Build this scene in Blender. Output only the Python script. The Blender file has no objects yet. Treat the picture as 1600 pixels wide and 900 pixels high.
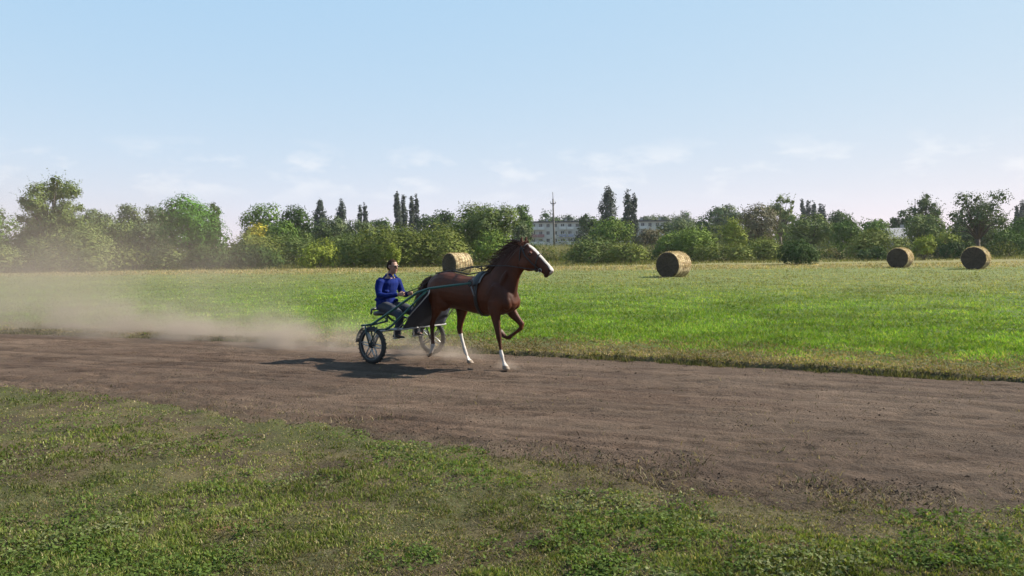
import bpy, math
import numpy as np
from mathutils import Vector, Matrix

rad = math.radians
S = bpy.context.scene
COL = S.collection
RNG = np.random.default_rng(7)

# ------------------------------------------------------------------ camera
FPX = 1331.0                      # focal length in photograph pixels (1600 wide)
CAM_H = 2.0
PITCH, ROLL = math.atan(64 / FPX), 0.01
F_ = Vector((0, math.cos(PITCH), -math.sin(PITCH)))
R_ = Vector((1, 0, 0)); U_ = R_.cross(F_)
RR = R_ * math.cos(ROLL) - U_ * math.sin(ROLL)
UU = U_ * math.cos(ROLL) + R_ * math.sin(ROLL)
cd = bpy.data.cameras.new('camera')
cam = bpy.data.objects.new('camera', cd); COL.objects.link(cam)
cd.sensor_width = 36.0; cd.lens = 36.0 * FPX / 1600.0
cd.clip_start = 0.05; cd.clip_end = 8000
M = Matrix.Identity(4)
for i in range(3):
    M[i][0] = RR[i]; M[i][1] = UU[i]; M[i][2] = -F_[i]
M[2][3] = CAM_H
cam.matrix_world = M
S.camera = cam

# ------------------------------------------------------------------ sky and sun
SUN_AZ, SUN_EL = rad(77), rad(37)
sun_dir = Vector((math.sin(SUN_AZ) * math.cos(SUN_EL), math.cos(SUN_AZ) * math.cos(SUN_EL), math.sin(SUN_EL)))
W = bpy.data.worlds.new('World'); S.world = W; W.use_nodes = True
wn = W.node_tree.nodes; wl = W.node_tree.links
for n in list(wn): wn.remove(n)
def wnode(t, **k):
    n = wn.new(t)
    for a, b in k.items(): setattr(n, a, b)
    return n
sky = wnode('ShaderNodeTexSky', sky_type='NISHITA', sun_disc=False, sun_elevation=SUN_EL, sun_rotation=SUN_AZ,
            altitude=150.0, air_density=1.0, dust_density=0.0, ozone_density=3.0)
tc = wnode('ShaderNodeTexCoord')
sep = wnode('ShaderNodeSeparateXYZ'); wl.new(tc.outputs['Generated'], sep.inputs[0])
mp = wnode('ShaderNodeMapping'); mp.inputs['Scale'].default_value = (11.0, 11.0, 27.0); mp.inputs['Location'].default_value = (5.1, 2.7, 0.9)
wl.new(tc.outputs['Generated'], mp.inputs[0])
nz = wnode('ShaderNodeTexNoise'); nz.inputs['Scale'].default_value = 1.35; nz.inputs['Detail'].default_value = 7; nz.inputs['Roughness'].default_value = 0.58
wl.new(mp.outputs[0], nz.inputs['Vector'])
rp = wnode('ShaderNodeValToRGB'); rp.color_ramp.elements[0].position = 0.51; rp.color_ramp.elements[1].position = 0.66
wl.new(nz.outputs['Fac'], rp.inputs[0])
band = wnode('ShaderNodeValToRGB')
be = band.color_ramp.elements
be[0].position = 0.045; be[0].color = (0, 0, 0, 1); be[1].position = 0.075; be[1].color = (1, 1, 1, 1)
e = be.new(0.10); e.color = (1, 1, 1, 1); e = be.new(0.125); e.color = (0, 0, 0, 1)
wl.new(sep.outputs['Z'], band.inputs[0])
mm = wnode('ShaderNodeMath', operation='MULTIPLY'); wl.new(rp.outputs[0], mm.inputs[0]); wl.new(band.outputs[0], mm.inputs[1])
m2 = wnode('ShaderNodeMath', operation='MULTIPLY'); wl.new(mm.outputs[0], m2.inputs[0]); m2.inputs[1].default_value = 0.34
mix = wnode('ShaderNodeMix', data_type='RGBA'); wl.new(m2.outputs[0], mix.inputs['Factor'])
# tone curve of the photograph's sky, the same in every direction
srgb = wnode('ShaderNodeSeparateColor'); crgb = wnode('ShaderNodeCombineColor'); wl.new(sky.outputs[0], srgb.inputs[0])
for ch, g_, k_ in ((0, .45, 1.54), (1, .20, 2.30), (2, .02, 3.63)):
    pw = wnode('ShaderNodeMath', operation='POWER'); wl.new(srgb.outputs[ch], pw.inputs[0]); pw.inputs[1].default_value = g_
    sc = wnode('ShaderNodeMath', operation='MULTIPLY'); wl.new(pw.outputs[0], sc.inputs[0]); sc.inputs[1].default_value = k_; wl.new(sc.outputs[0], crgb.inputs[ch])
wl.new(crgb.outputs[0], mix.inputs['A']); mix.inputs['B'].default_value = (4.5, 4.4, 4.4, 1)
bg = wnode('ShaderNodeBackground'); bg.inputs['Strength'].default_value = 0.09
wl.new(mix.outputs['Result'], bg.inputs['Color'])
wo = wnode('ShaderNodeOutputWorld'); wl.new(bg.outputs[0], wo.inputs['Surface'])
W.cycles.sampling_method = 'AUTOMATIC'

sl = bpy.data.lights.new('sun', 'SUN'); sl.energy = 5.0; sl.angle = rad(0.55); sl.color = (1.0, 0.91, 0.77)
so = bpy.data.objects.new('sun', sl); COL.objects.link(so)
so.rotation_mode = 'QUATERNION'; so.rotation_quaternion = sun_dir.to_track_quat('Z', 'Y'); so.location = (30, 10, 40)

S.view_settings.view_transform = 'Standard'; S.view_settings.look = 'None'
S.view_settings.exposure = 1.4; S.view_settings.gamma = 1.0; S.view_settings.use_curve_mapping = False
S.render.engine = 'CYCLES'
S.cycles.use_denoising = True
S.cycles.max_bounces = 6; S.cycles.diffuse_bounces = 2; S.cycles.glossy_bounces = 2
S.cycles.transmission_bounces = 3; S.cycles.volume_bounces = 0; S.cycles.transparent_max_bounces = 6
S.cycles.volume_max_steps = 96
S.cycles.use_adaptive_sampling = True; S.cycles.adaptive_threshold = 0.02

ALB = 0.66    # overall reflectance of the place

# ------------------------------------------------------------------ helpers
def horizon(px): return 386.0 - 0.01 * (px - 800)
def world_x(px, d):                     # x at forward distance d that a photograph column px shows near the horizon
    return (px - 800) / FPX * d
def height_for(px, py, d):
    return CAM_H + (horizon(px) - py) * d / FPX

def _hash(ix, iy, seed):
    h = (ix * 374761393 + iy * 668265263 + seed * 974634777) & 0xffffffff
    h = ((h ^ (h >> 13)) * 1274126177) & 0xffffffff
    return ((h ^ (h >> 16)) & 0xffff) / 65535.0
def vnoise(x, y, seed=0):
    x = np.asarray(x, float); y = np.asarray(y, float)
    x0 = np.floor(x).astype(np.int64); y0 = np.floor(y).astype(np.int64)
    fx = x - x0; fy = y - y0; fx = fx * fx * (3 - 2 * fx); fy = fy * fy * (3 - 2 * fy)
    a = _hash(x0, y0, seed); b = _hash(x0 + 1, y0, seed); c = _hash(x0, y0 + 1, seed); d = _hash(x0 + 1, y0 + 1, seed)
    return (a * (1 - fx) + b * fx) * (1 - fy) + (c * (1 - fx) + d * fx) * fy
def fbm(x, y, sc, octv=4, seed=0):
    x = np.asarray(x, float) * sc; y = np.asarray(y, float) * sc
    r = 0; a = 0.5; t = 0
    for k in range(octv):
        r = r + a * vnoise(x, y, seed + k * 17); t += a; a *= 0.5; x = x * 2.03 + 11.3; y = y * 2.03 - 7.1
    return r / t
def sstep(a, b, x):
    t = np.clip((x - a) / (b - a), 0, 1); return t * t * (3 - 2 * t)
def lerp(a, b, t): return a + (b - a) * t

def np_mesh(name, V, F, col=None, smooth=False):
    """F: (n,k) array, or list of such arrays. col: (nverts,3)"""
    V = np.asarray(V, np.float32); Fs = F if isinstance(F, list) else [F]
    me = bpy.data.meshes.new(name)
    me.vertices.add(len(V)); me.vertices.foreach_set('co', V.ravel())
    tot = np.concatenate([np.full(len(f), f.shape[1], np.int32) for f in Fs])
    lp = np.concatenate([np.asarray(f, np.int32).ravel() for f in Fs])
    st = np.concatenate([[0], np.cumsum(tot)[:-1]]).astype(np.int32)
    me.loops.add(len(lp)); me.loops.foreach_set('vertex_index', lp)
    me.polygons.add(len(tot)); me.polygons.foreach_set('loop_start', st)
    me.polygons.foreach_set('loop_total', tot)
    me.polygons.foreach_set('use_smooth', np.full(len(tot), smooth, bool))
    me.update(calc_edges=True)
    if col is not None:
        c = np.ones((len(V), 4), np.float32); c[:, :3] = np.asarray(col) * ALB
        a = me.color_attributes.new('col', 'FLOAT_COLOR', 'POINT'); a.data.foreach_set('color', c.ravel())
    return me
def link(name, me, mat=None, parent=None):
    o = bpy.data.objects.new(name, me); COL.objects.link(o)
    if mat is not None and me is not None and not me.materials: me.materials.append(mat)
    if parent is not None: o.parent = parent
    return o
def tag(o, label=None, cat=None, group=None, kind=None):
    if label: o['label'] = label
    if cat: o['category'] = cat
    if group: o['group'] = group
    if kind: o['kind'] = kind
    return o
def empty(name, loc=(0, 0, 0), rz=0):
    o = bpy.data.objects.new(name, None); COL.objects.link(o)
    o.location = loc; o.rotation_euler = (0, 0, rz); o.empty_display_size = 0.3
    return o

class MB:
    """collects shapes into one mesh"""
    def __init__(s): s.V = []; s.F = []; s.n = 0
    def add(s, V, F):
        V = np.asarray(V, float); s.V.append(V)
        s.F += [tuple(int(i) + s.n for i in f) for f in F]; s.n += len(V); return s
    def box(s, c, d, rot=None):
        c = np.array(c, float); d = np.array(d, float) / 2
        V = np.array([[x, y, z] for x in (-1, 1) for y in (-1, 1) for z in (-1, 1)], float) * d
        if rot is not None: V = V @ np.array(rot).T
        return s.add(V + c, [(0, 1, 3, 2), (4, 6, 7, 5), (0, 4, 5, 1), (2, 3, 7, 6), (0, 2, 6, 4), (1, 5, 7, 3)])
    def tube(s, P, r, n=8, flat=None):
        P = [np.array(p, float) for p in P]; m = len(P)
        r = [r] * m if np.isscalar(r) else list(r)
        V = []; up = None
        for i in range(m):
            t = P[min(i + 1, m - 1)] - P[max(i - 1, 0)]; t /= (np.linalg.norm(t) + 1e-9)
            if up is None: up = np.array([0, 0, 1.]) if abs(t[2]) < .9 else np.array([1., 0, 0])
            a = np.cross(t, up); a /= (np.linalg.norm(a) + 1e-9); b = np.cross(a, t); up = b
            ra, rb = r[i] if isinstance(r[i], (tuple, list)) else (r[i], r[i])
            for k in range(n):
                q = 2 * math.pi * k / n; V.append(P[i] + a * math.cos(q) * ra + b * math.sin(q) * rb)
        F = [(i * n + k, i * n + (k + 1) % n, (i + 1) * n + (k + 1) % n, (i + 1) * n + k) for i in range(m - 1) for k in range(n)]
        F += [tuple(range(n))[::-1], tuple((m - 1) * n + k for k in range(n))]
        return s.add(V, F)
    def rings(s, R, n=20):
        """R: list of (top(s,z), bottom(s,z), half width, y). rings in the sagittal plane"""
        V = []
        for tp, bt, hw, y in R:
            c = (np.array(tp, float) + np.array(bt, float)) / 2; a = (np.array(tp, float) - np.array(bt, float)) / 2
            for k in range(n):
                q = 2 * math.pi * k / n
                V.append((c[0] + a[0] * math.cos(q), y + hw * math.sin(q), c[1] + a[1] * math.cos(q)))
        m = len(R)
        F = [(i * n + k, i * n + (k + 1) % n, (i + 1) * n + (k + 1) % n, (i + 1) * n + k) for i in range(m - 1) for k in range(n)]
        F += [tuple(range(n))[::-1], tuple((m - 1) * n + k for k in range(n))]
        return s.add(V, F)
    def ball(s, c, r, rot=None, n=14, m=8):
        c = np.array(c, float); r = np.array([r] * 3 if np.isscalar(r) else r, float)
        V = [(0, 0, 1)]
        for i in range(1, m):
            p = math.pi * i / m
            for k in range(n):
                q = 2 * math.pi * k / n; V.append((math.sin(p) * math.cos(q), math.sin(p) * math.sin(q), math.cos(p)))
        V.append((0, 0, -1)); V = np.array(V) * r
        if rot is not None: V = V @ np.array(rot).T
        F = [(0, 1 + k, 1 + (k + 1) % n) for k in range(n)]
        for i in range(m - 2):
            F += [(1 + i * n + k, 1 + (i + 1) * n + k, 1 + (i + 1) * n + (k + 1) % n, 1 + i * n + (k + 1) % n) for k in range(n)]
        b = 1 + (m - 2) * n; L = len(V) - 1
        F += [(b + k, L, b + (k + 1) % n) for k in range(n)]
        return s.add(V + c, F)
    def lathe(s, prof, n=32, axis='y', closed=False):
        V = []; m = len(prof)
        for k in range(n):
            q = 2 * math.pi * k / n
            for r, h in prof:
                V.append((r * math.cos(q), h, r * math.sin(q)) if axis == 'y' else (r * math.cos(q), r * math.sin(q), h))
        F = []
        for k in range(n):
            for i in range(m if closed else m - 1):
                a = k * m + i; b = k * m + (i + 1) % m; c = ((k + 1) % n) * m + (i + 1) % m; d = ((k + 1) % n) * m + i
                F.append((a, b, c, d))
        return s.add(V, F)
    def mesh(s, name, smooth=False):
        me = bpy.data.meshes.new(name); me.from_pydata([tuple(v) for v in np.concatenate(s.V)], [], s.F); me.update()
        if smooth: me.polygons.foreach_set('use_smooth', np.ones(len(me.polygons), bool))
        return me
    def build(s, name, mat, parent=None, smooth=False, bevel=0):
        o = link(name, s.mesh(name, smooth), mat, parent)
        if bevel:
            b = o.modifiers.new('bevel', 'BEVEL'); b.width = bevel; b.segments = 2; b.limit_method = 'ANGLE'
        return o
    def remesh(s, name, voxel, smooth_it=4, fac=0.5):
        me = s.mesh(name); o = bpy.data.objects.new('tmp', me); COL.objects.link(o)
        r = o.modifiers.new('r', 'REMESH'); r.mode = 'VOXEL'; r.voxel_size = voxel; r.use_smooth_shade = True
        if smooth_it:
            q = o.modifiers.new('s', 'SMOOTH'); q.iterations = smooth_it; q.factor = fac
        dg = bpy.context.evaluated_depsgraph_get()
        out = bpy.data.meshes.new_from_object(o.evaluated_get(dg)); out.name = name
        bpy.data.objects.remove(o); bpy.data.meshes.remove(me)
        out.polygons.foreach_set('use_smooth', np.ones(len(out.polygons), bool))
        return out

def verts_of(me):
    a = np.empty(len(me.vertices) * 3, np.float32); me.vertices.foreach_get('co', a); return a.reshape(-1, 3)
def set_col(me, col):
    c = np.ones((len(me.vertices), 4), np.float32); c[:, :3] = np.asarray(col) * ALB
    a = me.color_attributes.new('col', 'FLOAT_COLOR', 'POINT'); a.data.foreach_set('color', c.ravel())

# ------------------------------------------------------------------ materials
def mat_new(name):
    m = bpy.data.materials.new(name); m.use_nodes = True
    nt = m.node_tree
    return m, nt, nt.nodes['Principled BSDF'], nt.nodes['Material Output']
def mat(name, color, rough=0.7, metal=0.0, var=0.15, scale=20.0, bump=0.0, coat=0.0, spec=0.5):
    m, nt, b, out = mat_new(name)
    N = nt.nodes; L = nt.links
    t = N.new('ShaderNodeTexCoord'); n = N.new('ShaderNodeTexNoise'); n.inputs['Scale'].default_value = scale; n.inputs['Detail'].default_value = 5
    L.new(t.outputs['Object'], n.inputs['Vector'])
    r = N.new('ShaderNodeMapRange'); r.inputs['To Min'].default_value = 1 - var; r.inputs['To Max'].default_value = 1 + var
    L.new(n.outputs['Fac'], r.inputs['Value'])
    x = N.new('ShaderNodeMix'); x.data_type = 'RGBA'; x.blend_type = 'MULTIPLY'; x.inputs['Factor'].default_value = 1
    x.inputs['A'].default_value = (*(q * ALB for q in color), 1); L.new(r.outputs[0], x.inputs['B']); L.new(x.outputs['Result'], b.inputs['Base Color'])
    b.inputs['Roughness'].default_value = rough; b.inputs['Metallic'].default_value = metal; b.inputs['Specular IOR Level'].default_value = spec
    if coat: b.inputs['Coat Weight'].default_value = coat
    if bump:
        bp = N.new('ShaderNodeBump'); bp.inputs['Strength'].default_value = bump; bp.inputs['Distance'].default_value = 0.02
        L.new(n.outputs['Fac'], bp.inputs['Height']); L.new(bp.outputs[0], b.inputs['Normal'])
    return m
def mat_leaf(name, use_obj=True, trans=0.09, rough=0.6):
    """leaf colour = (object colour) x per-leaf attribute, partly translucent"""
    m, nt, b, out = mat_new(name); N = nt.nodes; L = nt.links
    a = N.new('ShaderNodeVertexColor'); a.layer_name = 'col'
    src = a.outputs['Color']
    if use_obj:
        oi = N.new('ShaderNodeObjectInfo'); x = N.new('ShaderNodeMix'); x.data_type = 'RGBA'; x.blend_type = 'MULTIPLY'; x.inputs['Factor'].default_value = 1
        L.new(oi.outputs['Color'], x.inputs['A']); L.new(src, x.inputs['B']); src = x.outputs['Result']
    L.new(src, b.inputs['Base Color']); b.inputs['Roughness'].default_value = .8; b.inputs['Specular IOR Level'].default_value = 0.08
    tr = N.new('ShaderNodeBsdfTranslucent')
    g = N.new('ShaderNodeMix'); g.data_type = 'RGBA'; g.blend_type = 'MULTIPLY'; g.inputs['Factor'].default_value = 1
    L.new(src, g.inputs['A']); g.inputs['B'].default_value = (1.25, 1.3, 0.6, 1); L.new(g.outputs['Result'], tr.inputs['Color'])
    ms = N.new('ShaderNodeMixShader'); ms.inputs[0].default_value = trans
    L.new(b.outputs[0], ms.inputs[1]); L.new(tr.outputs[0], ms.inputs[2]); L.new(ms.outputs[0], out.inputs['Surface'])
    return m
def mat_attr(name, rough=0.8, spec=0.3, fine=60.0, var=0.2, bump=0.0, bumpd=0.01, sheen=0.0):
    """vertex colour x fine noise"""
    m, nt, b, out = mat_new(name); N = nt.nodes; L = nt.links
    a = N.new('ShaderNodeVertexColor'); a.layer_name = 'col'
    t = N.new('ShaderNodeTexCoord'); n = N.new('ShaderNodeTexNoise'); n.inputs['Scale'].default_value = fine; n.inputs['Detail'].default_value = 6
    n.inputs['Roughness'].default_value = 0.65
    L.new(t.outputs['Object'], n.inputs['Vector'])
    r = N.new('ShaderNodeMapRange'); r.inputs['From Min'].default_value = .25; r.inputs['From Max'].default_value = .75
    r.inputs['To Min'].default_value = 1 - var; r.inputs['To Max'].default_value = 1 + var
    L.new(n.outputs['Fac'], r.inputs['Value'])
    x = N.new('ShaderNodeMix'); x.data_type = 'RGBA'; x.blend_type = 'MULTIPLY'; x.inputs['Factor'].default_value = 1
    L.new(a.outputs['Color'], x.inputs['A']); L.new(r.outputs[0], x.inputs['B']); L.new(x.outputs['Result'], b.inputs['Base Color'])
    b.inputs['Roughness'].default_value = rough; b.inputs['Specular IOR Level'].default_value = spec
    if sheen: b.inputs['Sheen Weight'].default_value = sheen
    if bump:
        bp = N.new('ShaderNodeBump'); bp.inputs['Strength'].default_value = bump; bp.inputs['Distance'].default_value = bumpd
        L.new(n.outputs['Fac'], bp.inputs['Height']); L.new(bp.outputs[0], b.inputs['Normal'])
    return m

M_leaf = mat_leaf('foliage')
M_blade = mat_leaf('grass_blade', use_obj=False, trans=0.35)
M_bark = mat('bark', (0.10, 0.075, 0.055), 0.9, var=0.35, scale=6, bump=0.4)
M_soil = mat_attr('turf_soil', 0.95, 0.1, fine=35, var=0.35, bump=0.5, bumpd=0.03)
M_dirt = mat_attr('track_dirt', 0.95, 0.12, fine=26, var=0.34, bump=0.8, bumpd=0.05)

# ------------------------------------------------------------------ ground and track
NX = np.array([-60, -7.61, -3.51, -0.67, 1.09, 2.46, 3.67, 30.0]); NY = np.array([41, 12.55, 10.27, 8.57, 7.35, 6.6, 6.0, -7.0])
FX = np.array([-70, -12.72, -5.61, 0.0, 4.14, 7.2, 40.0]); FY = np.array([42, 21.0, 18.4, 15.7, 13.73, 11.95, -6.0])
def near_edge(x, y=None):
    e = np.interp(x, NX, NY)
    return e + (fbm(x, e, 0.55, 4, 3) - .5) * 1.3
def far_edge(x):
    e = np.interp(x, FX, FY)
    return e + (fbm(x, e, 0.6, 4, 9) - .5) * 0.7
def inside(x, y):                       # signed distance-like: >0 on the track
    return np.minimum(y - near_edge(x), far_edge(x) - y)
def patchy(x, y): return (fbm(x, y, 1.9, 4, 21) - .5) * 0.8
def ground_z(x, y):
    i = inside(x, y) + patchy(x, y) * (y < far_edge(x) - 2)
    out = 0.028 + (fbm(x, y, 0.8, 3, 5) - .5) * 0.05 + (fbm(x, y, 5.0, 3, 6) - .5) * 0.065
    lip = 0.05 * sstep(-.5, -.05, i) * (y > far_edge(x) - 1)
    far = np.clip(y - 30, 0, 100) * 0.0
    return lerp(out + lip, -0.16, sstep(-0.12, 0.12, i)) + far
def track_z(x, y):
    i = inside(x, y)
    z = (fbm(x, y, 1.1, 3, 31) - .5) * 0.022 + (fbm(x, y, 8, 3, 33) - .5) * 0.026
    z = z - 0.02 * sstep(.60, .72, fbm(x * 1.5, y * 3.2, 1.0, 3, 35))          # hoof scuffs
    # ruts run with the track
    v = y - np.interp(x, FX, FY)
    z = z + (0.008 * np.sin(v * 5.2 + 1.2 * fbm(x, y, .3, 2, 41)) + .028 * (fbm(x * .16, v * 5.5, 1.0, 3, 43) - .5)) * sstep(0.2, 1.0, i)
    near = np.exp(-((y - near_edge(x) - 0.5) ** 2) / 0.5)
    z = z + near * (fbm(x, y, 6, 3, 37) - .45) * 0.07
    return z - 0.05 * sstep(0.05, -0.5, i)

def graded(a, b, d0, c=0.0, g=1.035):
    out = [c]; d = d0
    while out[-1] < b: out.append(out[-1] + d); d *= g
    lo = [c]; d = d0
    while lo[-1] > a: lo.append(lo[-1] - d); d *= g
    return np.array(sorted(set(lo[1:] + out)))
xs = np.concatenate([graded(-2500, -10, 0.3, -10, 1.06), np.arange(-9.94, 9, 0.08), graded(9, 2500, 0.3, 9.3, 1.06)])
xs = np.unique(np.round(xs, 4)); xs = xs[(xs >= -2500) & (xs <= 2500)]
ys = np.concatenate([graded(-300, 4, 0.2, 4.0, 1.1), np.arange(4.05, 15, 0.065), graded(15, 3500, 0.09, 15, 1.03)])
ys = np.unique(np.round(ys, 4)); ys = ys[(ys >= -300) & (ys <= 3500)]
def grid_mesh(name, X, Y, Z, col):
    ny, nx = X.shape
    V = np.stack([X, Y, Z], -1).reshape(-1, 3)
    I = np.arange(nx * ny).reshape(ny, nx)
    F = np.stack([I[:-1, :-1], I[:-1, 1:], I[1:, 1:], I[1:, :-1]], -1).reshape(-1, 4)
    return np_mesh(name, V, F, col.reshape(-1, 3), smooth=True)
GX, GY = np.meshgrid(xs, ys)
GZ = ground_z(GX, GY)
def turf_colour(x, y):
    """colour of the thatch and soil under the grass"""
    n = fbm(x, y, 0.9, 4, 51)[..., None]; m = fbm(x, y, 3.1, 3, 57)[..., None]
    soil = np.array([0.085, 0.064, 0.042]); thatch = np.array([0.125, 0.105, 0.055]); green = np.array([0.062, 0.075, 0.025])
    c = lerp(soil, thatch, sstep(.35, .65, m)) * .85; c = lerp(c, green, sstep(.40, .62, n) * .7)
    for px_, py_, r_, cc_ in ((-2.15, 6.02, .20, (.20, .105, .06)), (-2.0, 6.0, .12, (.22, .12, .07)), (1.45, 5.42, .25, (.17, .095, .06)), (-4.1, 8.1, .35, (.13, .10, .06))):
        w_ = np.exp(-(((x - px_) / r_ / 1.6) ** 2 + ((y - py_) / r_) ** 2))[..., None] * sstep(.3, .6, fbm(x, y, 9, 3, 58)[..., None]); c = lerp(c, np.array(cc_), w_)
    fieldness = (y > far_edge(x) - .2)[..., None]
    d = (y - far_edge(x))[..., None]
    fg = lerp(np.array([0.105, 0.088, 0.045]), np.array([0.085, 0.13, 0.03]), sstep(.6, 3.2, d + (m - .5) * 2.0))
    fg = lerp(fg, np.array([0.155, 0.18, 0.065]), sstep(14, 45, d) * (0.55 + .45 * n))
    fg = lerp(fg, np.array([0.20, 0.185, 0.075]), sstep(66, 74, y[..., None] + (n - .5) * 8))
    return np.where(fieldness, fg * (0.85 + .3 * n), c)
link('ground', grid_mesh('ground', GX, GY, GZ, turf_colour(GX, GY)), M_soil)['kind'] = 'structure'

ux = np.concatenate([np.arange(-60, -14, .3), np.arange(-14, -8, .06), np.arange(-8, 8, 0.04), np.arange(8, 11, .06), np.arange(11, 30, .35)])
vv = np.linspace(0, 1, 230)
UX, VV = np.meshgrid(ux, vv)
ye0 = np.interp(UX, NX, NY) - 1.5; ye1 = np.interp(UX, FX, FY) + 0.8
UY = lerp(ye0, ye1, VV)
def dirt_colour(x, y):
    v = y - np.interp(x, FX, FY)
    n = fbm(x, y, 0.7, 4, 61)[..., None]; st = fbm(x * 0.25, v * 2.2, 1.0, 4, 63)[..., None]; m = fbm(x, y, 7, 3, 65)[..., None]
    c = lerp(np.array([0.084, 0.055, 0.039]), np.array([0.124, 0.087, 0.063]), sstep(.3, .7, .5 * n + .5 * st))
    c = c * (0.80 + 0.40 * m) * (.84 + .32 * sstep(.3, .7, fbm(x * .16, v * 5.5, 1.0, 3, 43)))[..., None] * (1.06 - .20 * sstep(-2, 6, x)[..., None] - .10 * sstep(11, 7, y)[..., None])
    c = c * (1 - .20 * sstep(.57, .70, fbm(x * 1.5, y * 3.2, 1.0, 3, 35))[..., None] + .16 * sstep(.56, .7, fbm(x * 2.2, y * 5, 1.0, 3, 36))[..., None])
    rut = np.abs((x - 1.35) * .62 + (y - 8.6) * .785 + .05 * np.sin(x * 3))[..., None]     # old wheel mark
    c = c * (1 + .22 * np.exp(-(rut / .10) ** 2) * sstep(.5, 1.4, x)[..., None] - .22 * np.exp(-((rut - .16) / .05) ** 2) * sstep(.5, 1.4, x)[..., None])
    for wx, wy in ((-2.45, 14.70), (-1.50, 16.0)):                       # tyre lines behind the wheels
        ds = (x - wx) * .809 - (y - wy) * .588; dt = (x - wx) * .588 + (y - wy) * .809 + .012 * ds ** 2
        c = c * (1 - .30 * np.exp(-(dt / .035) ** 2) * (ds < 0))[..., None]
    ne = (y - near_edge(x))[..., None]
    return lerp(c, np.array([0.075, 0.058, 0.038]), sstep(1.0, 0.0, ne) * sstep(.35, .6, m) * .6)
link('dirt_track', grid_mesh('dirt_track', UX, UY, track_z(UX, UY), dirt_colour(UX, UY)), M_dirt)['kind'] = 'structure'
def surf_z(x, y): return np.maximum(ground_z(x, y), track_z(x, y))

# ------------------------------------------------------------------ grass
def blade_mesh(name, P, h, w, lean, col, rng, seg=2):
    n = len(P); az = rng.uniform(0, 2 * np.pi, n); la = rng.uniform(0, 2 * np.pi, n)
    wv = np.stack([np.cos(az), np.sin(az), np.zeros(n)], 1) * (w / 2)[:, None]
    lv = np.stack([np.cos(la), np.sin(la), np.zeros(n)], 1) * (lean * h)[:, None]
    up = np.zeros((n, 3)); up[:, 2] = h * np.sqrt(np.clip(1 - lean ** 2, .05, 1))
    if seg == 1:
        V = np.stack([P - wv, P + wv, P + up + lv], 1).reshape(-1, 3)
        F = np.arange(3 * n).reshape(n, 3); k = 3
        return np_mesh(name, V, F, np.repeat(col, k, 0))
    mid = P + up * .6 + lv * .3
    V = np.stack([P - wv, P + wv, mid + wv * .8, mid - wv * .8, P + up + lv], 1).reshape(-1, 3)
    b = np.arange(n)[:, None] * 5
    return np_mesh(name, V, [b + np.array([0, 1, 2, 3]), b + np.array([3, 2, 4])], np.repeat(col, 5, 0))
def quad_leaves(name, C, Nrm, size, asp, col, rng, axis=None):
    n = len(C); r = rng.normal(size=(n, 3)) if axis is None else axis
    u = np.cross(Nrm, r); u /= np.linalg.norm(u, axis=1, keepdims=True) + 1e-9
    v = np.cross(Nrm, u); v /= np.linalg.norm(v, axis=1, keepdims=True) + 1e-9
    a = size[:, None] / 2
    V = np.stack([C + v * a, C + u * a * asp - v * a * .1, C - v * a, C - u * a * asp - v * a * .1], 1).reshape(-1, 3)
    F = np.arange(4 * n).reshape(n, 4)
    return V, F, np.repeat(col, 4, 0)

def scatter(n, d0, d1, ang, rng, p=1.0):
    """points in a fan on the ground, denser close by"""
    u = rng.random(n); d = 1.0 / lerp(1.0 / d0 ** p, 1.0 / d1 ** p, u) ** (1 / p)
    a = np.tan(rng.uniform(-ang, ang, n)); return a * d, d
def green_mix(x, y, rng, n):
    """per-blade colours of the rough near turf"""
    g = np.array([[0.085, 0.115, 0.026], [0.115, 0.140, 0.035], [0.058, 0.082, 0.022], [0.135, 0.140, 0.055]])
    s = np.array([[0.19, 0.155, 0.08], [0.15, 0.12, 0.06], [0.25, 0.22, 0.135]])
    lush = fbm(x, y, 0.75, 4, 51) * .45 + fbm(x, y, 2.6, 4, 81) * .55
    pg = sstep(.36, .56, lush + (rng.random(n) - .5) * .12)
    isg = rng.random(n) < (.42 + .50 * pg)
    c = np.where(isg[:, None], g[rng.integers(0, 4, n)], s[rng.integers(0, 3, n)])
    return c * rng.uniform(.6, 1.35, (n, 1)), lush
r1 = np.random.default_rng(11)
n = 380000
x, y = scatter(n, 4.4, 17, rad(37), r1, 1.3)
i = inside(x, y) + patchy(x, y)
lush = fbm(x, y, 0.75, 4, 51) * .45 + fbm(x, y, 2.6, 4, 81) * .55
keep = (y < near_edge(x) + .9) & (r1.random(n) < .5 + .5 * sstep(.36, .56, fbm(x, y, 7.5, 2, 83))) & (r1.random(n) < sstep(.25, -.5, i) * (0.62 + .38 * sstep(.36, .5, lush)))
x, y = x[keep], y[keep]; n = len(x)
c, lush = green_mix(x, y, r1, n); c = c * np.array([1.62, 1.60, 1.55]) * (.72 + .56 * sstep(.32, .66, fbm(x, y, 1.25, 4, 87)))[:, None]
tall = 0.015 + 0.020 * sstep(.38, .68, lush)
h = tall * r1.uniform(.5, 1.6, n) * (.45 + 1.1 * fbm(x, y, 7.5, 2, 83))
P = np.stack([x, y, ground_z(x, y) - .004], 1)
link('near_grass', blade_mesh('near_grass', P, h, r1.uniform(.005, .012, n) * (1 + (y > 8) * .4), r1.uniform(.2, .93, n), c, r1), M_blade)
tag(bpy.data.objects['near_grass'], 'short patchy turf in front of the dirt track, green and straw mixed', 'grass', kind='stuff')
n = 150000
x, y = scatter(n, 4.4, 15, rad(37), r1, 1.3)
i = inside(x, y) + patchy(x, y); keep = (y < near_edge(x) + .7) & (r1.random(n) < sstep(.45, -.1, i)); x, y = x[keep], y[keep]; n = len(x)
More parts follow.
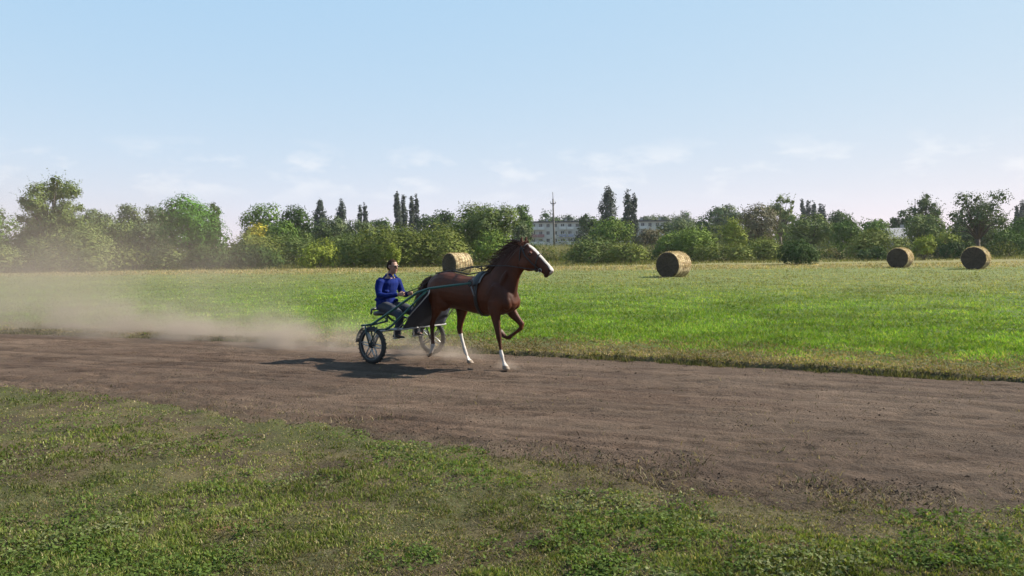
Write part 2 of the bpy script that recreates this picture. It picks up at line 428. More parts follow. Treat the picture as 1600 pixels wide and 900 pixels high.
c = np.array([[0.20, 0.165, 0.09], [0.12, 0.10, 0.055], [0.26, 0.23, 0.15], [0.07, 0.055, 0.035]])[r1.integers(0, 4, n)] * r1.uniform(.6, 1.25, (n, 1))
P = np.stack([x, y, surf_z(x, y) + .001], 1)
tag(link('dead_grass', blade_mesh('dead_grass', P, r1.uniform(.02, .06, n), r1.uniform(.003, .007, n), r1.uniform(.8, .99, n), c, r1, seg=1), M_blade), 'flattened dead grass between the green of the near turf', 'grass', kind='stuff')
# broad weed leaves in the turf
n = 150000
x, y = scatter(n, 4.4, 14, rad(37), r1, 1.3)
wd = fbm(x, y, 1.7, 4, 95); i = inside(x, y) + patchy(x, y)
keep = (y < near_edge(x) + .4) & (i < -.02) & (r1.random(n) < sstep(.46, .66, wd)) & (r1.random(n) < .2 + .8 * sstep(.4, .6, fbm(x, y, 8, 2, 84)))
x, y = x[keep], y[keep]; n = len(x)
nr = r1.normal(size=(n, 3)) * .55; nr[:, 2] += 1; nr /= np.linalg.norm(nr, axis=1, keepdims=True)
pale = sstep(.5, .65, fbm(x, y, 1.1, 3, 97))[:, None]
c = lerp(np.array([0.072, 0.115, 0.026]), np.array([0.17, 0.18, 0.095]), pale * r1.random((n, 1))) * r1.uniform(.65, 1.3, (n, 1))
C = np.stack([x, y, ground_z(x, y) + r1.uniform(.008, .05, n)], 1)
V, F, cc = quad_leaves('w', C, nr, r1.uniform(.014, .040, n), .6, c * np.array([1.5, 1.42, 1.45]), r1)
tag(link('low_weeds', np_mesh('low_weeds', V, F, cc), M_blade), 'small broad weed leaves among the near turf', 'weeds', kind='stuff')

# field crop beyond the track
r2 = np.random.default_rng(12)
n = 380000
x, y = scatter(n, 11.5, 84, rad(36), r2, .9)
d = y - far_edge(x)
keep = (d > -.12)
x, y, d = x[keep], y[keep], d[keep]; n = len(x)
fn = fbm(x, y, .35, 4, 51); fm = fbm(x, y, 1.6, 3, 103)
edge = 1 - sstep(1.2, 4.4, d + (fm - .5) * 3.0)
g1 = np.array([[0.095, 0.205, 0.018], [0.13, 0.245, 0.025], [0.075, 0.165, 0.017], [0.17, 0.235, 0.04]])
g2 = np.array([[0.155, 0.195, 0.05], [0.19, 0.21, 0.065], [0.13, 0.17, 0.04], [0.22, 0.21, 0.085]])
dry = np.array([[0.22, 0.19, 0.095], [0.165, 0.14, 0.065], [0.14, 0.135, 0.05], [0.11, 0.125, 0.04]])
k = r2.integers(0, 4, n)
far = sstep(9, 42, d + (fn - .5) * 16)[:, None]
c = lerp(g1[k], g2[k], far)
c = np.where((r2.random(n) < edge * .95)[:, None], dry[k], c)
drystrip = sstep(65, 72, y + (fn - .5) * 10 + (fm - .5) * 3)
c = np.where((r2.random(n) < drystrip * .8)[:, None], np.array([[0.26, 0.225, 0.09], [0.22, 0.21, 0.08], [0.16, 0.17, 0.06], [0.30, 0.26, 0.12]])[k], c)
c = c * r2.uniform(.65, 1.35, (n, 1)) * (.80 + .40 * sstep(.3, .7, fm))[:, None] * (.80 + .40 * sstep(.32, .68, fbm(x, y, .55, 3, 107)))[:, None]
c = c * np.array([1.62, 1.38, 1.72])
h = (lerp(.058, .032, edge) * r2.uniform(.6, 1.5, n)) * (1 + .5 * fm) * (1 + drystrip * 1.3)
wdt = r2.uniform(.014, .03, n) * (0.55 + y / 22.0)
P = np.stack([x, y, ground_z(x, y) - .005], 1)
tag(link('field_grass', blade_mesh('field_grass', P, h, wdt, r2.uniform(.45, .97, n), c, r2, seg=1), M_blade), 'bright green crop of the wide field beyond the track', 'grass', kind='stuff')
# ragged tufts on the far lip of the track
n = 26000
x = r2.uniform(-24, 12, n); y = far_edge(x) + np.abs(r2.normal(0, .22, n)) - .1 - .12 * r2.random(n)
tu = fbm(x, y, 1.4, 3, 111); keep = r2.random(n) < sstep(.42, .68, tu); x, y, tu = x[keep], y[keep], tu[keep]; n = len(x)
c = np.array([[0.10, 0.12, 0.04], [0.16, 0.14, 0.07], [0.24, 0.20, 0.11], [0.055, 0.07, 0.025]])[r2.integers(0, 4, n)] * r2.uniform(.6, 1.2, (n, 1))
P = np.stack([x, y, surf_z(x, y) - .01], 1)
tag(link('edge_grass', blade_mesh('edge_grass', P, r2.uniform(.03, .10, n) * (0.4 + tu), r2.uniform(.006, .016, n), r2.uniform(.2, .9, n), c, r2), M_blade), 'ragged dull tufts along the far lip of the dirt track', 'grass', kind='stuff')

# tall dry weeds at the foot of the bushes
n = 60000
x, y = scatter(n, 72, 112, rad(35), r2, 1.0)
edge_y = np.interp(x, [-60, -30, 0, 30, 60, 80], [79, 82, 86, 92, 97, 99]) + (fbm(x, x * 0, .13, 3, 120) - .5) * 8
keep = (y > edge_y) ; x, y = x[keep], y[keep]; n = len(x)
c = np.array([[0.22, 0.20, 0.075], [0.15, 0.16, 0.05], [0.28, 0.24, 0.13], [0.10, 0.125, 0.035]])[r2.integers(0, 4, n)] * r2.uniform(.7, 1.2, (n, 1))
P = np.stack([x, y, np.zeros(n)], 1)
tag(link('tall_dry_weeds', blade_mesh('tall_dry_weeds', P, r2.uniform(.12, .42, n) * (.4 + 1.1 * fbm(x, y, .2, 3, 130)), r2.uniform(.04, .11, n), r2.uniform(.05, .5, n), c, r2, seg=1), M_blade), 'tall yellowed weeds at the foot of the bushes', 'weeds', kind='stuff')
# pale reeds behind, under the concrete block
n = 6500
x = r2.uniform(4, 19, n); y = r2.uniform(112, 132, n)
P = np.stack([x, y, np.zeros(n)], 1)
c = np.array([[0.30, 0.28, 0.16], [0.24, 0.235, 0.11], [0.36, 0.33, 0.22]])[r2.integers(0, 3, n)] * r2.uniform(.7, 1.15, (n, 1))
tag(link('pale_reeds', blade_mesh('pale_reeds', P, r2.uniform(1.0, 2.6, n), r2.uniform(.08, .2, n), r2.uniform(.05, .35, n), c, r2, seg=1), M_blade), 'pale beige reeds in front of the concrete block', 'reeds', kind='stuff')

# clods and dry stalks on the track
r3 = np.random.default_rng(13)
def clods(n, size):
    x, y = scatter(n, 5, 22, rad(36), r3, 1.6)
    ne = y - near_edge(x); fe = far_edge(x) - y
    prob = .34 + .8 * np.exp(-(ne / 1.0) ** 2) + .6 * np.exp(-(fe / .5) ** 2)
    cl = fbm(x, y, 1.3, 3, 141)
    keep = (ne > -.25) & (fe > -.05) & (r3.random(n) < prob * sstep(.35, .65, cl)); x, y = x[keep], y[keep]; n = len(x)
    base = np.array([[1, 0, 0], [-.6, .8, 0], [-.5, -.8, 0], [0, 0, .75], [.1, .1, -.5]])
    F0 = np.array([[0, 1, 3], [1, 2, 3], [2, 0, 3], [1, 0, 4], [2, 1, 4], [0, 2, 4]])
    s = size * r3.lognormal(0, .45, n)
    B = base[None] * s[:, None, None] * r3.uniform(.55, 1.4, (n, 5, 3))
    a = r3.uniform(0, 6.28, n); ca, sa = np.cos(a), np.sin(a)
    B = np.stack([B[..., 0] * ca[:, None] - B[..., 1] * sa[:, None], B[..., 0] * sa[:, None] + B[..., 1] * ca[:, None], B[..., 2]], -1)
    P = np.stack([x, y, surf_z(x, y)], 1)
    V = (B + P[:, None]).reshape(-1, 3); F = (np.arange(n)[:, None, None] * 5 + F0[None]).reshape(-1, 3)
    c = np.array([0.088, 0.062, 0.046]) * r3.uniform(.6, 1.25, (n, 1))
    return V, F, np.repeat(c, 5, 0)
V, F, c = clods(110000, .0066)
tag(link('soil_clods', np_mesh('soil_clods', V, F, c), M_dirt), 'small loose clods of soil scattered on the dirt track', 'soil', kind='stuff')
n = 60000
x, y = scatter(n, 5, 20, rad(36), r3, 1.6)
ne = y - near_edge(x); fe = far_edge(x) - y
cl = fbm(x, y, 1.1, 3, 151)
keep = (ne > -.3) & (fe > -.1) & (r3.random(n) < (.14 + .86 * np.exp(-(ne / .9) ** 2) + .4 * np.exp(-(fe / .4) ** 2)) * sstep(.4, .62, cl)); x, y = x[keep], y[keep]; n = len(x)
P = np.stack([x, y, surf_z(x, y) + .002], 1)
c = np.array([[0.34, 0.28, 0.18], [0.08, 0.06, 0.045], [0.17, 0.13, 0.085], [0.06, 0.075, 0.03]])[r3.integers(0, 4, n)] * r3.uniform(.7, 1.2, (n, 1))
tag(link('dry_stalks', blade_mesh('dry_stalks', P, r3.uniform(.025, .10, n), r3.uniform(.004, .010, n), r3.uniform(.7, .985, n), c, r3), M_blade), 'bits of dry stalk and dead grass lying on the dirt track', 'straw', kind='stuff')

# ------------------------------------------------------------------ trees and bushes
GREENS = dict(dark=(0.046, 0.076, 0.018), green=(0.080, 0.130, 0.024), vivid=(0.060, 0.135, 0.018), bright=(0.125, 0.175, 0.032),
              olive=(0.138, 0.158, 0.036), willow=(0.110, 0.140, 0.042), grey=(0.100, 0.124, 0.056), pale=(0.155, 0.182, 0.060),
              yellow=(0.32, 0.265, 0.035), lime=(0.20, 0.23, 0.035), poplar=(0.046, 0.056, 0.044), taupe=(0.145, 0.125, 0.075))
def lobes_for(kind, Wd, H, D, rng):
    """list of (centre, radii) of the leaf clumps that make up a crown"""
    L = []; w, d = Wd / 2, D / 2
    if kind == 'poplar':
        m = 26
        for k in range(m):
            t = (k + .5) / m
            prof = min(1, .45 + 1.6 * t) * (1 - max(0, t - .62) ** 2 * 4.2)
            a = rng.uniform(0, 6.28); q = rng.uniform(.2, .62) * prof
            L.append(((math.cos(a) * w * q, math.sin(a) * d * q, H * (.08 + .86 * t)), (w * .62 * prof + .1 * w, d * .62 * prof + .1 * w, H * rng.uniform(.08, .14))))
        return L
    if kind in ('shrub', 'willow_bush'):
        m = int(18 + 14 * Wd / max(H, 1))
        for k in range(m):
            a = rng.uniform(0, 6.28); q = math.sqrt(rng.random()) * .82
            X, Y = math.cos(a) * q, math.sin(a) * q
            top = H * math.sqrt(max(.05, 1 - q * q)) * rng.uniform(.82, 1.05)
            r = rng.uniform(.16, .27) * min(Wd, H * 1.5)
            z = rng.uniform(.25, 1) ** .6 * (top - r * .8)
            L.append(((X * w, Y * d, max(r * .55, z)), (r, r, r * (1.25 if kind == 'willow_bush' else .9))))
        return L
    z0 = {'round': .20, 'airy': .30, 'willow': .16, 'ragged': .06}.get(kind, .2) * H
    m = {'round': 34, 'airy': 46, 'willow': 36, 'ragged': 52}[kind]
    for k in range(m):
        v = rng.normal(size=3); v /= np.linalg.norm(v); q = rng.uniform(.35, .84) if kind not in ('airy', 'ragged') else rng.uniform(.3, .98)
        hz = (H - z0) / 2
        r = rng.uniform(.17, .30) * min(Wd, H * .9) if kind not in ('airy', 'ragged') else rng.uniform(.07, .16) * Wd
        c = (v[0] * w * q, v[1] * d * q, z0 + hz + v[2] * hz * q)
        L.append((c, (r, r, r * .85)))
    return L
def crown_mesh(name, kind, Wd, H, D, leaf, N, rng, dens=1.0):
    L = lobes_for(kind, Wd, H, D, rng)
    C = np.array([l[0] for l in L]); R = np.array([l[1] for l in L])
    # keep the clumps inside the wanted silhouette
    C[:, 2] = np.minimum(C[:, 2], H - R[:, 2] * .72)
    C[:, 0] = np.clip(C[:, 0], -Wd / 2 + R[:, 0] * .75, Wd / 2 - R[:, 0] * .75)
    p = (R[:, 0] * R[:, 2]); p /= p.sum()
    n = int(N); k = rng.choice(len(L), n, p=p)
    v = rng.normal(size=(n, 3)); v[:, 2] += .25; v /= np.linalg.norm(v, axis=1, keepdims=True)
    rr = 1.02 - np.abs(rng.normal(0, .14, n)); rr = np.where(rng.random(n) < .10, rng.uniform(1.0, 1.22, n), rr)
    P = C[k] + v * R[k] * rr[:, None]
    ok = P[:, 2] > .02
    # drop leaves deep inside another clump (never seen)
    deep = np.full(n, 9.0)
    for j in range(len(L)):
        q = np.linalg.norm((P - C[j]) / R[j], axis=1); deep = np.where(k == j, deep, np.minimum(deep, q))
    ok &= (deep > .62) | (rng.random(n) < .12)
    P, v, k, rr = P[ok], v[ok], k[ok], rr[ok]; n = len(P)
    nr = v * 1.5 + rng.normal(size=(n, 3)) * .36; nr[:, 2] += .12; nr /= np.linalg.norm(nr, axis=1, keepdims=True)
    tint = rng.uniform(.80, 1.2, (len(L), 1))[k] * rng.uniform(.82, 1.18, (n, 1))
    col = np.repeat(tint, 3, 1); col[:, 0] *= rng.uniform(.9, 1.1, n)
    size = leaf * rng.uniform(.6, 1.4, n)
    asp = .55; ax = None
    if kind in ('willow', 'willow_bush'):
        asp = .34; size *= 1.35; ax = np.cross(nr, v * .6 + np.array([0, 0, .9]) + rng.normal(size=(n, 3)) * .35)
        ax = np.cross(nr, np.cross(nr, ax))
    core = rng.random(n) < .13      # big inner leaves keep light from leaking through the crown
    P[core] = C[k[core]] + v[core] * R[k[core]] * rng.uniform(.3, .72, (core.sum(), 1)); P[:, 2] = np.maximum(P[:, 2], .05); size[core] *= 2.4
    V, F, cc = quad_leaves(name, P, nr, size, asp, col, rng, ax)
    Vs, Fs, Cs = [V], [F], [cc]
    # thin sprays that break the outline
    ns = int({'willow_bush': 130, 'willow': 110, 'shrub': 60, 'round': 46, 'airy': 110, 'poplar': 60, 'ragged': 150}[kind])
    j = rng.choice(len(L), ns, p=p); v = rng.normal(size=(ns, 3)); v[:, 2] = np.abs(v[:, 2]) + (.9 if kind != 'round' else .35); v /= np.linalg.norm(v, axis=1, keepdims=True)
    ln = (.05 + .09 * rng.random(ns)) * min(H, Wd * 1.6) * (1.25 if 'willow' in kind else 1)
    m = 9
    t = np.linspace(.0, 1, m)[None, :, None]
    Q = (C[j] + v * R[j] * .9)[:, None] + v[:, None] * ln[:, None, None] * t + rng.normal(size=(ns, m, 3)) * leaf * .35
    Q = Q.reshape(-1, 3); Q = Q[(Q[:, 2] > .05) & (Q[:, 2] < H * 1.04)]
    nr = rng.normal(size=(len(Q), 3)); nr /= np.linalg.norm(nr, axis=1, keepdims=True)
    cc = np.repeat(rng.uniform(.8, 1.35, (len(Q), 1)), 3, 1)
    V2, F2, c2 = quad_leaves(name, Q, nr, leaf * rng.uniform(.5, 1.0, len(Q)), .5, cc, rng)
    Vs.append(V2); Fs.append(F2 + len(V)); Cs.append(c2)
    return np_mesh(name, np.concatenate(Vs), np.concatenate(Fs), np.concatenate(Cs)), C, R
def trunk_mesh(name, H, Wd, C, rng, kind):
    b = MB(); r0 = .022 * H + .012 * Wd
    if kind in ('shrub', 'willow_bush'):
        for k in range(6):
            c = C[rng.integers(0, len(C))]
            b.tube([(rng.normal(0, .12 * Wd * .5), rng.normal(0, .1), -.05), (c[0] * .5, c[1] * .5, c[2] * .5), (c[0] * .95, c[1] * .95, c[2])], [.05, .035, .012], 5)
        return b.mesh(name, True)
    if kind == 'poplar':
        b.tube([(0, 0, -.1), (0, 0, H * .4), (0, 0, H * .93)], [r0 * .8, r0 * .5, .03], 7)
        for k in range(8):
            c = C[rng.integers(0, len(C))]; b.tube([(0, 0, max(.3, c[2] - H * .14)), (c[0] * .7, c[1] * .7, c[2])], [r0 * .3, .03], 5)
        return b.mesh(name, True)
    fork = H * {'round': .26, 'airy': .30, 'willow': .2, 'ragged': .2}[kind]
    dx, dy = rng.normal(0, .03 * H, 2)
    b.tube([(0, 0, -.1), (dx * .4, dy * .4, fork * .5), (dx, dy, fork)], [r0 * 1.25, r0, r0 * .85], 8)
    idx = rng.permutation(len(C))[:{'round': 12, 'airy': 36, 'willow': 14, 'ragged': 26}[kind]]
    for k in idx:
        c = C[k]; m = np.array([dx, dy, fork]) * .55 + c * .45; m[2] = max(fork * .95, m[2] + .06 * H)
        b.tube([(dx, dy, fork * .92), tuple(m), tuple(c)], [r0 * .5, r0 * .28, r0 * .06 + .008], 5)
    return b.mesh(name, True)
SCREEN = 1024.0 / 1600
def tree(name, cat, kind, x0, x1, ytop, d, colour, label, group=None, seed=0, leafpx=1.95, dens=1.0, depth=None):
    rng = np.random.default_rng(1000 + seed)
    cx = (x0 + x1) / 2; Wd = (x1 - x0) * d / FPX; H = height_for(cx, ytop, d)
    D = min(Wd, max(3.0, H * 1.1)) if depth is None else depth
    mpp = d / (FPX * SCREEN)                      # metres a render pixel spans at that distance
    leaf = leafpx * mpp
    area = Wd * H / mpp ** 2
    N = np.clip(area * {'airy': 1.0, 'poplar': 3.0, 'ragged': 1.5}.get(kind, 2.55) * dens * 4.4 / leafpx ** 2 * .95, 300, 16000)
    root = empty(name, (world_x(cx, d), d, 0), rng.uniform(-.3, .3) if kind != 'poplar' else rng.uniform(0, 6))
    tag(root, label, cat, group)
    me, C, R = crown_mesh('crown', kind, Wd, H, D, leaf, N, rng)
    o = link('crown', me, M_leaf, root)
    base = np.array(GREENS[colour]) * np.array([1.22, 1.27, 1.25]) * rng.uniform(.92, 1.08)
    o.color = (*(base * 1.0), 1)
    link('trunk' if kind not in ('shrub', 'willow_bush') else 'stems', trunk_mesh('trunk', H, Wd, C, rng, kind), M_bark, root)
    return root
G_P, G_B, G_T = 'poplars on the skyline', 'bushes along the far edge of the field', 'trees beyond the field'
TREES = [
 # name, category, kind, x0, x1, ytop, distance, colour, label, group
 ('deciduous_tree', 'tree', 'ragged', 14, 144, 272, 88, 'willow', 'tallest loose-topped tree above the dust by the left edge', G_T, 1.3),
 ('deciduous_tree', 'tree', 'round', 34, 128, 330, 90, 'willow', 'dusty full crown directly under the tallest loose tree', G_T, 1.2),
 ('deciduous_tree', 'tree', 'round', -60, 24, 322, 95, 'green', 'tree cut off by the left edge of the picture', G_T, 1),
 ('bush', 'bush', 'willow_bush', -30, 40, 384, 80, 'pale', 'pale low bush at the left edge behind the dust', G_B, 1),
 ('bush', 'bush', 'shrub', 24, 86, 372, 85, 'willow', 'dull shrub standing between two pale bushes in the dust', G_B, 1),
 ('willow_bush', 'bush', 'willow_bush', 56, 186, 352, 82, 'pale', 'large pale feathery bush in the thick of the dust', G_B, 1),
 ('willow_tree', 'tree', 'round', 128, 188, 324, 108, 'grey', 'grey green tree touching the right side of the tallest loose tree', G_T, 1),
 ('willow_tree', 'tree', 'round', 182, 236, 319, 116, 'grey', 'grey rounded tree in the middle of the grey row, left of the dark round tree', G_T, 1),
 ('willow_tree', 'tree', 'round', 224, 278, 317, 112, 'grey', 'grey rounded tree tucked against the dark round tree', G_T, 1),
 ('willow_tree', 'tree', 'round', 146, 214, 342, 101, 'willow', 'lower grey tree in front of the grey row, its left one', G_T, 1),
 ('willow_tree', 'tree', 'round', 200, 262, 346, 100, 'grey', 'lower grey tree in front of the grey row, beside the dark round tree', G_T, 1),
 ('bush', 'bush', 'shrub', 180, 240, 380, 86, 'olive', 'yellowish olive bush left of the dark round tree', G_B, 1),
 ('bush', 'bush', 'willow_bush', 228, 294, 384, 87, 'pale', 'pale yellow green bush at the foot of the dark round tree', G_B, 1),
 ('maple_tree', 'tree', 'round', 244, 358, 309, 90, 'vivid', 'dense dark green tree with a big round crown', G_T, 1.5),
 ('sapling', 'tree', 'airy', 328, 350, 310, 122, 'grey', 'thin spiky treetop poking out behind the dark round tree', G_T, .8),
 ('bush', 'bush', 'shrub', 286, 364, 379, 87, 'dark', 'dark low bush just right of the dark round tree foot', G_B, 1.2),
 ('bush', 'bush', 'shrub', 352, 442, 374, 88, 'dark', 'wide dark low bush below the olive hedge', G_B, 1.2),
 ('yellow_tree', 'tree', 'round', 380, 418, 350, 106, 'yellow', 'small tree with bright yellow leaves', G_T, 1),
 ('deciduous_tree', 'tree', 'round', 380, 446, 320, 150, 'green', 'round far tree right of the gap in the skyline', G_T, 1),
 ('deciduous_tree', 'tree', 'round', 438, 492, 324, 152, 'dark', 'dark round far tree just left of the first poplar', G_T, 1),
 ('deciduous_tree', 'tree', 'round', 404, 476, 346, 126, 'green', 'mid green tree behind the olive hedge', G_T, 1),
 ('willow_bush', 'bush', 'willow_bush', 352, 448, 358, 98, 'olive', 'olive hedge-like bush below the yellow tree', G_B, 1),
 ('willow_bush', 'bush', 'willow_bush', 414, 508, 362, 100, 'willow', 'olive bush between the yellow tree and the lime shrub', G_B, 1),
 ('poplar', 'tree', 'poplar', 492, 512, 313, 230, 'poplar', 'single slim poplar, first from the left edge', G_P, 1),
 ('poplar', 'tree', 'poplar', 527, 544, 314, 232, 'poplar', 'single slim poplar, second from the left edge', G_P, 1),
 ('poplar', 'tree', 'poplar', 560, 569, 323, 240, 'poplar', 'left stem of the short narrow poplar pair', G_P, 1),
 ('poplar', 'tree', 'poplar', 567, 577, 320, 241, 'poplar', 'right stem of the short narrow poplar pair', G_P, 1),
 ('poplar', 'tree', 'poplar', 616, 630, 302, 220, 'poplar', 'tallest poplar above the great willow bush', G_P, 1),
 ('poplar', 'tree', 'poplar', 627, 638, 306, 222, 'poplar', 'poplar leaning on the tallest one above the willow bush', G_P, 1),
 ('poplar', 'tree', 'poplar', 640, 650, 310, 224, 'poplar', 'left poplar of the pair right of the tallest two', G_P, 1),
 ('poplar', 'tree', 'poplar', 647, 657, 307, 225, 'poplar', 'right poplar of the pair right of the tallest two', G_P, 1),
 ('deciduous_tree', 'tree', 'round', 486, 548, 336, 160, 'grey', 'grey green tree under the two single poplars', G_T, 1),
 ('deciduous_tree', 'tree', 'round', 536, 594, 346, 150, 'grey', 'low grey tree in front of the short poplar pair', G_T, 1),
 ('deciduous_tree', 'tree', 'round', 574, 620, 340, 168, 'dark', 'small dark tree between short poplar pair and tallest poplars', G_T, 1),
 ('lime_shrub', 'bush', 'shrub', 466, 531, 370, 89, 'lime', 'lime yellow shrub in the sun left of the great willow bush', G_B, 1),
 ('willow_bush', 'bush', 'willow_bush', 506, 596, 364, 92, 'willow', 'left shoulder of the great willow bush behind the driver', G_B, 1.1),
 ('willow_bush', 'bush', 'willow_bush', 540, 692, 350, 90, 'olive', 'great wide willow bush right behind the driver', G_B, 1.2),
 ('willow_bush', 'bush', 'willow_bush', 624, 744, 354, 91, 'olive', 'willow bush right above the bale behind the horse', G_B, 1.2),
 ('sapling', 'tree', 'willow_bush', 606, 626, 382, 86, 'lime', 'thin pale sapling beside the driver head', G_B, 1),
 ('deciduous_tree', 'tree', 'round', 652, 692, 331, 172, 'dark', 'dark far tree next to the poplar pair', G_T, 1),
 ('deciduous_tree', 'tree', 'round', 678, 718, 327, 174, 'dark', 'dark far tree left of the tall light green tree', G_T, 1),
 ('willow_tree', 'tree', 'willow', 700, 814, 318, 100, 'willow', 'tall light green bushy tree left of the horse head', G_T, 1.3),
 ('bush', 'bush', 'shrub', 738, 808, 356, 94, 'bright', 'bright green bush behind the horse mane', G_B, 1),
 ('deciduous_tree', 'tree', 'round', 803, 834, 320, 165, 'green', 'small upright tree left of the concrete block', G_T, 1),
 ('deciduous_tree', 'tree', 'round', 786, 836, 346, 130, 'grey', 'grey bush-like tree hiding the left end of the concrete block', G_T, 1),
 ('deciduous_tree', 'tree', 'round', 840, 884, 327, 350, 'dark', 'tree behind the concrete block, next to the utility pole', G_T, 1),
 ('deciduous_tree', 'tree', 'round', 872, 908, 332, 352, 'dark', 'lower tree behind the roof of the concrete block', G_T, 1),
 ('deciduous_tree', 'tree', 'round', 902, 936, 328, 200, 'dark', 'dark tree in front of the concrete block, left of the tallest broad poplar', G_T, 1),
 ('bush', 'bush', 'shrub', 894, 930, 358, 180, 'poplar', 'blackish bush against the concrete block wall', G_B, 1),
 ('deciduous_tree', 'tree', 'round', 922, 992, 341, 126, 'bright', 'light green tree below the two broad poplars', G_T, 1.1),
 ('poplar', 'tree', 'poplar', 936, 964, 293, 210, 'poplar', 'tallest broad poplar right of the utility pole', G_P, 1),
 ('poplar', 'tree', 'poplar', 974, 989, 299, 205, 'poplar', 'taller stem of the forked poplar right of the broad one', G_P, 1),
 ('poplar', 'tree', 'poplar', 984, 998, 305, 206, 'poplar', 'shorter stem of the forked poplar right of the broad one', G_P, 1),
 ('deciduous_tree', 'tree', 'round', 998, 1032, 331, 350, 'grey', 'far tree over the roof, just right of the forked poplar', G_T, 1),
 ('deciduous_tree', 'tree', 'round', 1024, 1056, 332, 354, 'grey', 'far tree over the roof, middle of the three', G_T, 1),
 ('deciduous_tree', 'tree', 'round', 1046, 1088, 331, 350, 'grey', 'far tree over the right end of the roof', G_T, 1),
 ('willow_bush', 'bush', 'willow_bush', 884, 970, 368, 95, 'willow', 'large rounded dull olive bush right of the horse nose', G_B, 1.1),
 ('willow_bush', 'bush', 'willow_bush', 942, 1014, 377, 93, 'olive', 'low olive bush left of the nearest bale', G_B, 1.1),
 ('shrub', 'bush', 'shrub', 990, 1040, 347, 120, 'taupe', 'brownish half dry shrub behind the nearest bale', G_B, 1),
 ('shrub', 'bush', 'shrub', 1018, 1072, 356, 106, 'bright', 'bright green bush straight above the nearest bale', G_B, 1),
 ('willow_bush', 'bush', 'willow_bush', 1052, 1118, 347, 104, 'bright', 'tall light green bush up and right of the nearest bale', G_B, 1),
 ('deciduous_tree', 'tree', 'round', 1026, 1086, 341, 160, 'grey', 'grey green tree in front of the right end of the concrete block', G_T, 1),
 ('willow_bush', 'bush', 'willow_bush', 1078, 1182, 378, 100, 'olive', 'low olive hedge right of the nearest bale', G_B, 1),
 ('willow_bush', 'bush', 'willow_bush', 1148, 1228, 373, 103, 'olive', 'low olive bush touching the dark round bush', G_B, 1),
 ('shrub', 'bush', 'willow_bush', 1128, 1168, 340, 125, 'lime', 'spiky yellow green shrub above the low hedge', G_B, 1),
 ('deciduous_tree', 'tree', 'round', 1086, 1152, 326, 220, 'dark', 'dark far tree right of the concrete block', G_T, 1),
 ('deciduous_tree', 'tree', 'round', 1112, 1164, 321, 205, 'grey', 'grey tree with ragged top between concrete block and brownish tree', G_T, 1),
 ('deciduous_tree', 'tree', 'round', 1150, 1228, 320, 142, 'taupe', 'brownish grey round tree left of the slender light tree', G_T, 1),
 ('deciduous_tree', 'tree', 'airy', 1196, 1244, 306, 172, 'pale', 'slender light tree with thin stems above the dark round bush', G_T, 1.1),
 ('poplar', 'tree', 'poplar', 1249, 1259, 314, 300, 'poplar', 'first of the four small clustered far poplars', G_P, 1),
 ('poplar', 'tree', 'poplar', 1258, 1268, 315, 302, 'poplar', 'second of the four small clustered far poplars', G_P, 1),
 ('poplar', 'tree', 'poplar', 1267, 1277, 316, 301, 'poplar', 'third of the four small clustered far poplars', G_P, 1),
 ('poplar', 'tree', 'poplar', 1275, 1291, 321, 303, 'poplar', 'last and broadest of the four small clustered far poplars', G_P, 1),
 ('round_bush', 'bush', 'shrub', 1214, 1277, 368, 83, 'dark', 'very dark round bush standing alone at the field edge', G_B, 1.6),
 ('deciduous_tree', 'tree', 'round', 1286, 1338, 330, 200, 'dark', 'dark dome shaped tree right of the small far poplars', G_T, 1),
 ('deciduous_tree', 'tree', 'round', 1232, 1302, 334, 130, 'willow', 'olive tree behind the very dark round bush', G_T, 1),
 ('deciduous_tree', 'tree', 'round', 1298, 1352, 345, 125, 'green', 'green tree below the dark dome shaped tree', G_T, 1),
 ('deciduous_tree', 'tree', 'round', 1338, 1392, 340, 132, 'green', 'green tree left of the small grey roofed house', G_T, 1),
 ('willow_bush', 'bush', 'willow_bush', 1316, 1428, 358, 104, 'olive', 'broad olive bush behind the middle-sized bale', G_B, 1.1),
 ('bush', 'bush', 'shrub', 1340, 1396, 382, 98, 'dark', 'dark low bush at the left side of the middle-sized bale', G_B, 1.1),
 ('sapling', 'bush', 'shrub', 1427, 1459, 358, 97, 'lime', 'yellow green sapling between the two right-hand bales', G_B, 1),
 ('deciduous_tree', 'tree', 'airy', 1416, 1474, 303, 140, 'grey', 'see-through tree beside the short utility pole', G_T, 1.0),
 ('deciduous_tree', 'tree', 'round', 1390, 1422, 330, 190, 'dark', 'dark tree left of the short utility pole', G_T, 1),
 ('deciduous_tree', 'tree', 'round', 1414, 1484, 336, 132, 'willow', 'olive tree under the see-through tree by the pole', G_T, 1),
 ('deciduous_tree', 'tree', 'airy', 1476, 1580, 301, 108, 'grey', 'large see-through tree with dark limbs above the right-hand bale', G_T, .9),
 ('deciduous_tree', 'tree', 'round', 1482, 1560, 350, 116, 'grey', 'grey tree behind the limbs of the large see-through tree', G_T, .7),
 ('bush', 'bush', 'shrub', 1458, 1504, 358, 114, 'lime', 'yellow green bush left of the large see-through tree', G_B, 1),
 ('bush', 'bush', 'shrub', 1458, 1526, 371, 103, 'dark', 'dark low bush left of the right-hand bale', G_B, 1.1),
 ('bush', 'bush', 'shrub', 1544, 1606, 350, 112, 'green', 'green bush right of the right-hand bale', G_B, 1),
 ('deciduous_tree', 'tree', 'round', 1572, 1650, 334, 120, 'green', 'green tree cut off by the right edge of the picture', G_T, 1),
 ('poplar', 'tree', 'poplar', 1583, 1592, 322, 262, 'poplar', 'shorter far poplar near the right edge', G_P, 1),
 ('poplar', 'tree', 'poplar', 1590, 1602, 314, 260, 'poplar', 'taller far poplar at the right edge', G_P, 1),
]
